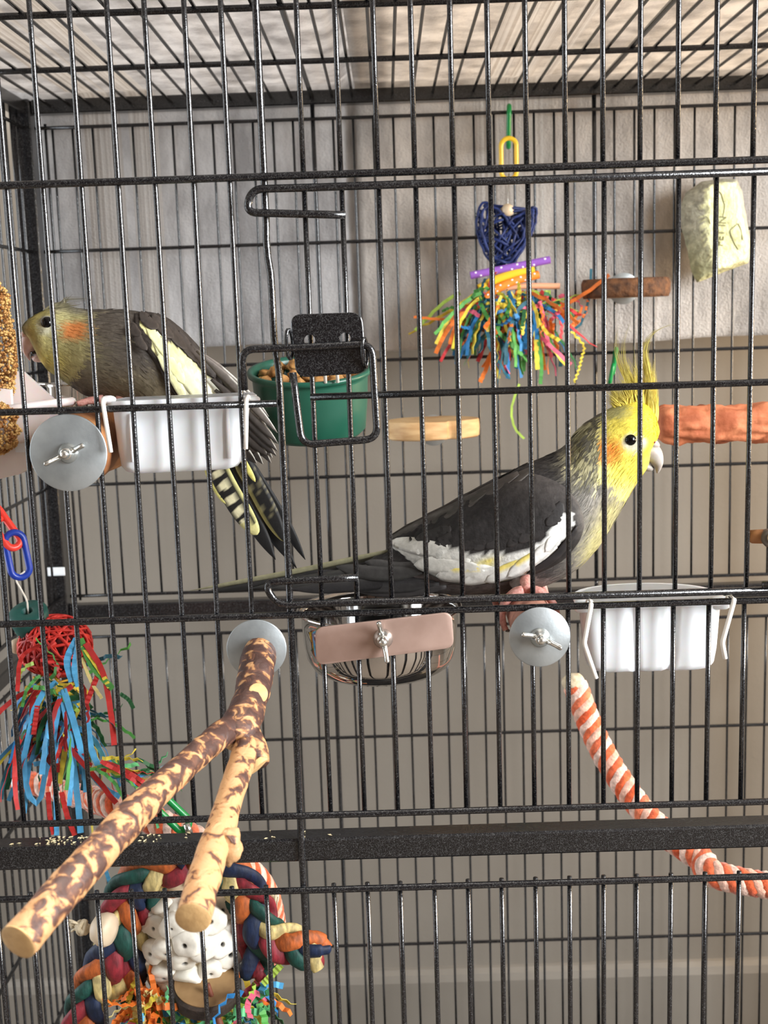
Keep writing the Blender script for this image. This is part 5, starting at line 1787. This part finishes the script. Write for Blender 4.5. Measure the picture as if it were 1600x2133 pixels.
# --- big braided toy at the bottom left
YB2 = 84
bt = thing('braided_toy', 'big braided corn husk toy with white nut slices and paper shreds at bottom left', 'toy', at(390, 1960, YB2))
chain_link(bt, at(360, 1696, 96), 13, 4.6, 2.4, (.62, .1, -.75), (.6, .5, .5), M['greenlink'], 'clip')
obj('clip_nut', MB().tube([at(388, 1716, 92), at(392, 1728, 92), at(396, 1737, 92)], 2.2, 10), M['bright'], bt)
obj('cord', MB().tube(smoothpath([at(392, 1734, 92), at(382, 1770, 88), at(372, 1830, 84), at(388, 1960, 92)], 12), 1.4, 8), M['jute'], bt)
obj('wood_block', MB().lathe([(7, -8), (8.8, -7), (9.2, -5), (9.2, 7), (8.6, 8.4), (2, 8.6)], at(371, 1822, YB2 - 4), (0.04, -.1, 1), 28), M['bead'], bt, label='pale wooden block on top of the toy')
HUSK = {'red': (142, 34, 46), 'green': (14, 74, 64), 'navy': (16, 36, 70), 'orange': (190, 96, 38), 'straw': (214, 192, 128)}
for k_, c_ in HUSK.items():
    M['h_' + k_] = mat(k_ + '_corn_husk', c_, .65, col2=tuple(int(v_ * .7) for v_ in c_), scale=190, bump=.5, bscale=260, stretch=(1.6, 1.6, .6))


def braid(pts, A, r, period, order, Y, seed=0, k=90):
    P = smoothpath([at(p[0], p[1], Y + (p[2] if len(p) > 2 else 0)) for p in pts], k)
    d = np.concatenate([[0], np.cumsum(np.linalg.norm(np.diff(P, axis=0), axis=1))])
    tan = np.gradient(P, axis=0); tan /= np.linalg.norm(tan, axis=1)[:, None]
    ns = len(order)
    for q, key in enumerate(order):
        c, rr = [], []
        for i in range(k):
            s_ = np.cross(tan[i], np.array([0, 1.0, 0])); s_ /= np.linalg.norm(s_)
            a = 2 * math.pi * (d[i] / period + q / ns)
            c.append(P[i] + s_ * A * math.sin(a) + np.array([0, -1.0, 0]) * A * .55 * math.sin(2 * a + .4))
            e = 1 if i < k - 6 else .75
            rr.append(r * e * (.82 + .26 * abs(math.cos(a)) + .08 * noise.noise(Vector((i * .3, q, seed)))))
        m = MB().tube(c, rr, 12, flat=.62)
        obj('braid_strand', m, M['h_' + key], bt)


braid([(392, 1806), (340, 1806), (296, 1828), (262, 1866), (250, 1925), (232, 1985), (200, 2045), (178, 2105), (168, 2170)], 9.5, 5.6, 84, ['red', 'green', 'orange', 'navy', 'straw'], YB2 - 8, 1)
braid([(380, 1838), (330, 1848), (296, 1885), (282, 1945), (272, 2010), (262, 2060), (262, 2080)], 8.0, 5.2, 76, ['orange', 'navy', 'straw', 'red', 'green'], YB2 - 2, 2)
braid([(400, 1806), (450, 1806), (496, 1836), (528, 1890), (552, 1944), (600, 1968), (640, 1982), (672, 1998)], 9.0, 5.4, 80, ['orange', 'straw', 'green', 'red', 'navy'], YB2 - 8, 3)
braid([(505, 1872), (520, 1930), (528, 1985), (538, 2035)], 7.0, 5.2, 74, ['navy', 'red', 'green'], YB2 - 4, 4)
ax = np.array([.93, -.3, -.1]); ax /= np.linalg.norm(ax)
bc = at(218, 1936, YB2 - 22)
obj('bead', MB().lathe([(2, -7.6), (4.5, -8), (8.4, -5.6), (10.3, -1), (10.2, 2.6), (8.6, 5), (2, 6.4)], bc, ax, 32), M['bead'], bt, label='large pale wooden bead at the left')
knot = at(172, 1932, YB2 - 20)
m = MB()
for q in range(7):
    n1 = RNG.normal(size=3); n1 /= np.linalg.norm(n1)
    u = np.cross(n1, (0.3, .2, 1)); u /= np.linalg.norm(u); v = np.cross(n1, u)
    m.tube([knot + (u * math.cos(a) + v * math.sin(a)) * 3.6 for a in np.linspace(0, 5.2, 14)], 1.7, 7)
for q in range(9):
    e = at(143 + random.uniform(-3, 6), 1930 + random.uniform(-14, 12), YB2 - 20 + random.uniform(-4, 4))
    m.tube(smoothpath([knot, (knot + e) / 2 + np.array([0, 0, 1]), e], 6), .8, 5)
m.tube([knot, bc], 2.2, 8)
obj('cord_knot', m, M['jute'], bt)
ax = np.array([.35, -.2, 1]); ax /= np.linalg.norm(ax)
obj('bead', MB().lathe([(4, -10.5), (6.6, -9.5), (8.0, -4), (8.2, 2), (7.2, 8.5), (4, 10.5)], at(549, 1888, YB2 + 12), ax, 30), M['bead'], bt, label='barrel shaped wooden bead at the right')
m = MB()
for q in range(5):
    s0 = at(556 + random.uniform(-8, 4), 1925, YB2 + 8)
    m.tube(smoothpath([s0, at(572 + random.uniform(-3, 5), 1905, YB2 + 6), at(574 + random.uniform(-4, 6), 1868 + random.uniform(-10, 10), YB2 + 8)], 8), .5, 5)
obj('cord', m, M['jute'], bt)
# cluster of white nut slices, each with a dark hole
WHT = lin((236, 230, 216)); DRK = lin((22, 14, 10))
M['slice'] = mat('white_nut_slice', (236, 230, 216), .5, vcol=True, scale=110, bump=.35, bscale=200, contrast=(.2, .75))
pos = []
for ring, cnt, off in ((0, 1, 0), (36, 5, .3), (70, 9, .1), (94, 13, .25)):
    for q in range(cnt):
        a = 2 * math.pi * q / cnt + off
        pos.append((386 + ring * math.cos(a) * 1.0, 1962 + ring * math.sin(a) * 1.08, ring))
for i, (px, py, ring) in enumerate(pos):
    px += random.uniform(-5, 5); py += random.uniform(-5, 5)
    yy = YB2 - 22 + (ring / 90.0) ** 2 * 18 + random.uniform(-3, 3)
    c = at(px, py, yy)
    ax = np.array([(px - 386) / 90 * .75 + random.uniform(-.35, .35), -1, -(py - 1962) / 95 * .7 + random.uniform(-.35, .35)])
    ax /= np.linalg.norm(ax)
    r = random.uniform(8.0, 10.6)
    h = random.uniform(.6, 1.7)
    ell = random.uniform(.8, 1.0)
    prof = [(r * .7, -8), (r * .95, -5), (r, 0), (r * .95, 2.6), (r * .78, 4.0), (h + .9, 4.1), (h, 3.6), (h * .8, 0), (.2, -.3)]
    cc = [WHT] * 6 + [mix(WHT, DRK, .6)] + [DRK] * 2
    m = MB().lathe(prof, c, ax, 18, cols=cc)
    v = np.array(m.v)
    ph = random.uniform(0, 9)
    for t in range(len(v)):
        w = v[t] - c
        v[t] = c + w * (1 + .17 * noise.noise(Vector(w * .16) + Vector((ph, i, 0)))) * np.array([1, 1, ell])
    m.v = [tuple(p) for p in v]
    obj('nut_slice', m, M['slice'], bt)
obj('core', MB().ball(at(386, 1962, YB2 + 2), (24, 14, 26), 12), M['jute'], bt)
# bark-edged slice of wood under it
dc = at(428, 2060, YB2 - 13)
ax = np.array([.1, -.3, 1]); ax /= np.linalg.norm(ax)
obj('wood_slice', MB().lathe([(2, -5), (20, -5), (21.4, -4), (21.6, 4), (20.6, 5), (19, 5.2), (2, 5.2)], dc, ax, 44, cols=None), M['disc_dark'], bt, label='dark-barked slice of wood', flat_angle=40)
obj('cut_face', MB().lathe([(19.4, 5.0), (19.4, 5.8), (2, 5.9)], dc, ax, 40), mat('brown_cut_face', (150, 118, 78), .7, col2=(120, 90, 56), scale=60), bt, flat_angle=40)
obj('twig', MB().tube(smoothpath([at(432, 2050, YB2 - 24), at(442, 2080, YB2 - 24), at(452, 2110, YB2 - 25), at(466, 2180, YB2 - 26)], 14), [1.8] * 10 + [2.6, 3.4, 4.4, 5], 8), mat('red_brown_twig', (112, 58, 38), .6), bt)
for q in range(46):
    base = at(308 + random.uniform(-26, 26), random.uniform(2062, 2118), YB2 - 12 + random.uniform(-14, 14))
    strip(bt, base, RNG.normal(size=3) * np.array([1, .5, 1]), random.uniform(14, 30), random.uniform(3.4, 5.0), random.choice(['orange'] * 6 + ['yellow', 'straw']), droop=.7, crinkle=random.uniform(.5, 1.2), curl=random.uniform(-1, 1))
for q in range(110):
    u = random.random()
    base = at(360 + 185 * u + random.uniform(-14, 8), 2128 - 88 * max(0, u - .45) * 1.6 + random.uniform(-18, 46), YB2 - 6 + random.uniform(-20, 20))
    strip(bt, base, RNG.normal(size=3) * np.array([1, .5, .7]), random.uniform(16, 34), random.uniform(3.2, 5.0), random.choice(['mint', 'green', 'yellow', 'lime', 'blue', 'orange', 'mint', 'yellow', 'sky', 'pink', 'darkgreen']), droop=.5, crinkle=random.uniform(.4, 1.2), curl=random.uniform(-1, 1))
for q in range(22):
    base = at(285 + random.uniform(-26, 26), random.uniform(2085, 2150), YB2 - 16 + random.uniform(-10, 10))
    strip(bt, base, RNG.normal(size=3) * np.array([1, .5, .7]), random.uniform(14, 30), random.uniform(3.4, 5.0), random.choice(['yellow', 'straw', 'lime', 'sky', 'pink', 'yellow']), droop=.5, crinkle=.8, curl=random.uniform(-1, 1))
path_strip(bt, [(548, 2050), (566, 2032), (586, 2010)], 4.0, 'lime', YB2 - 12)
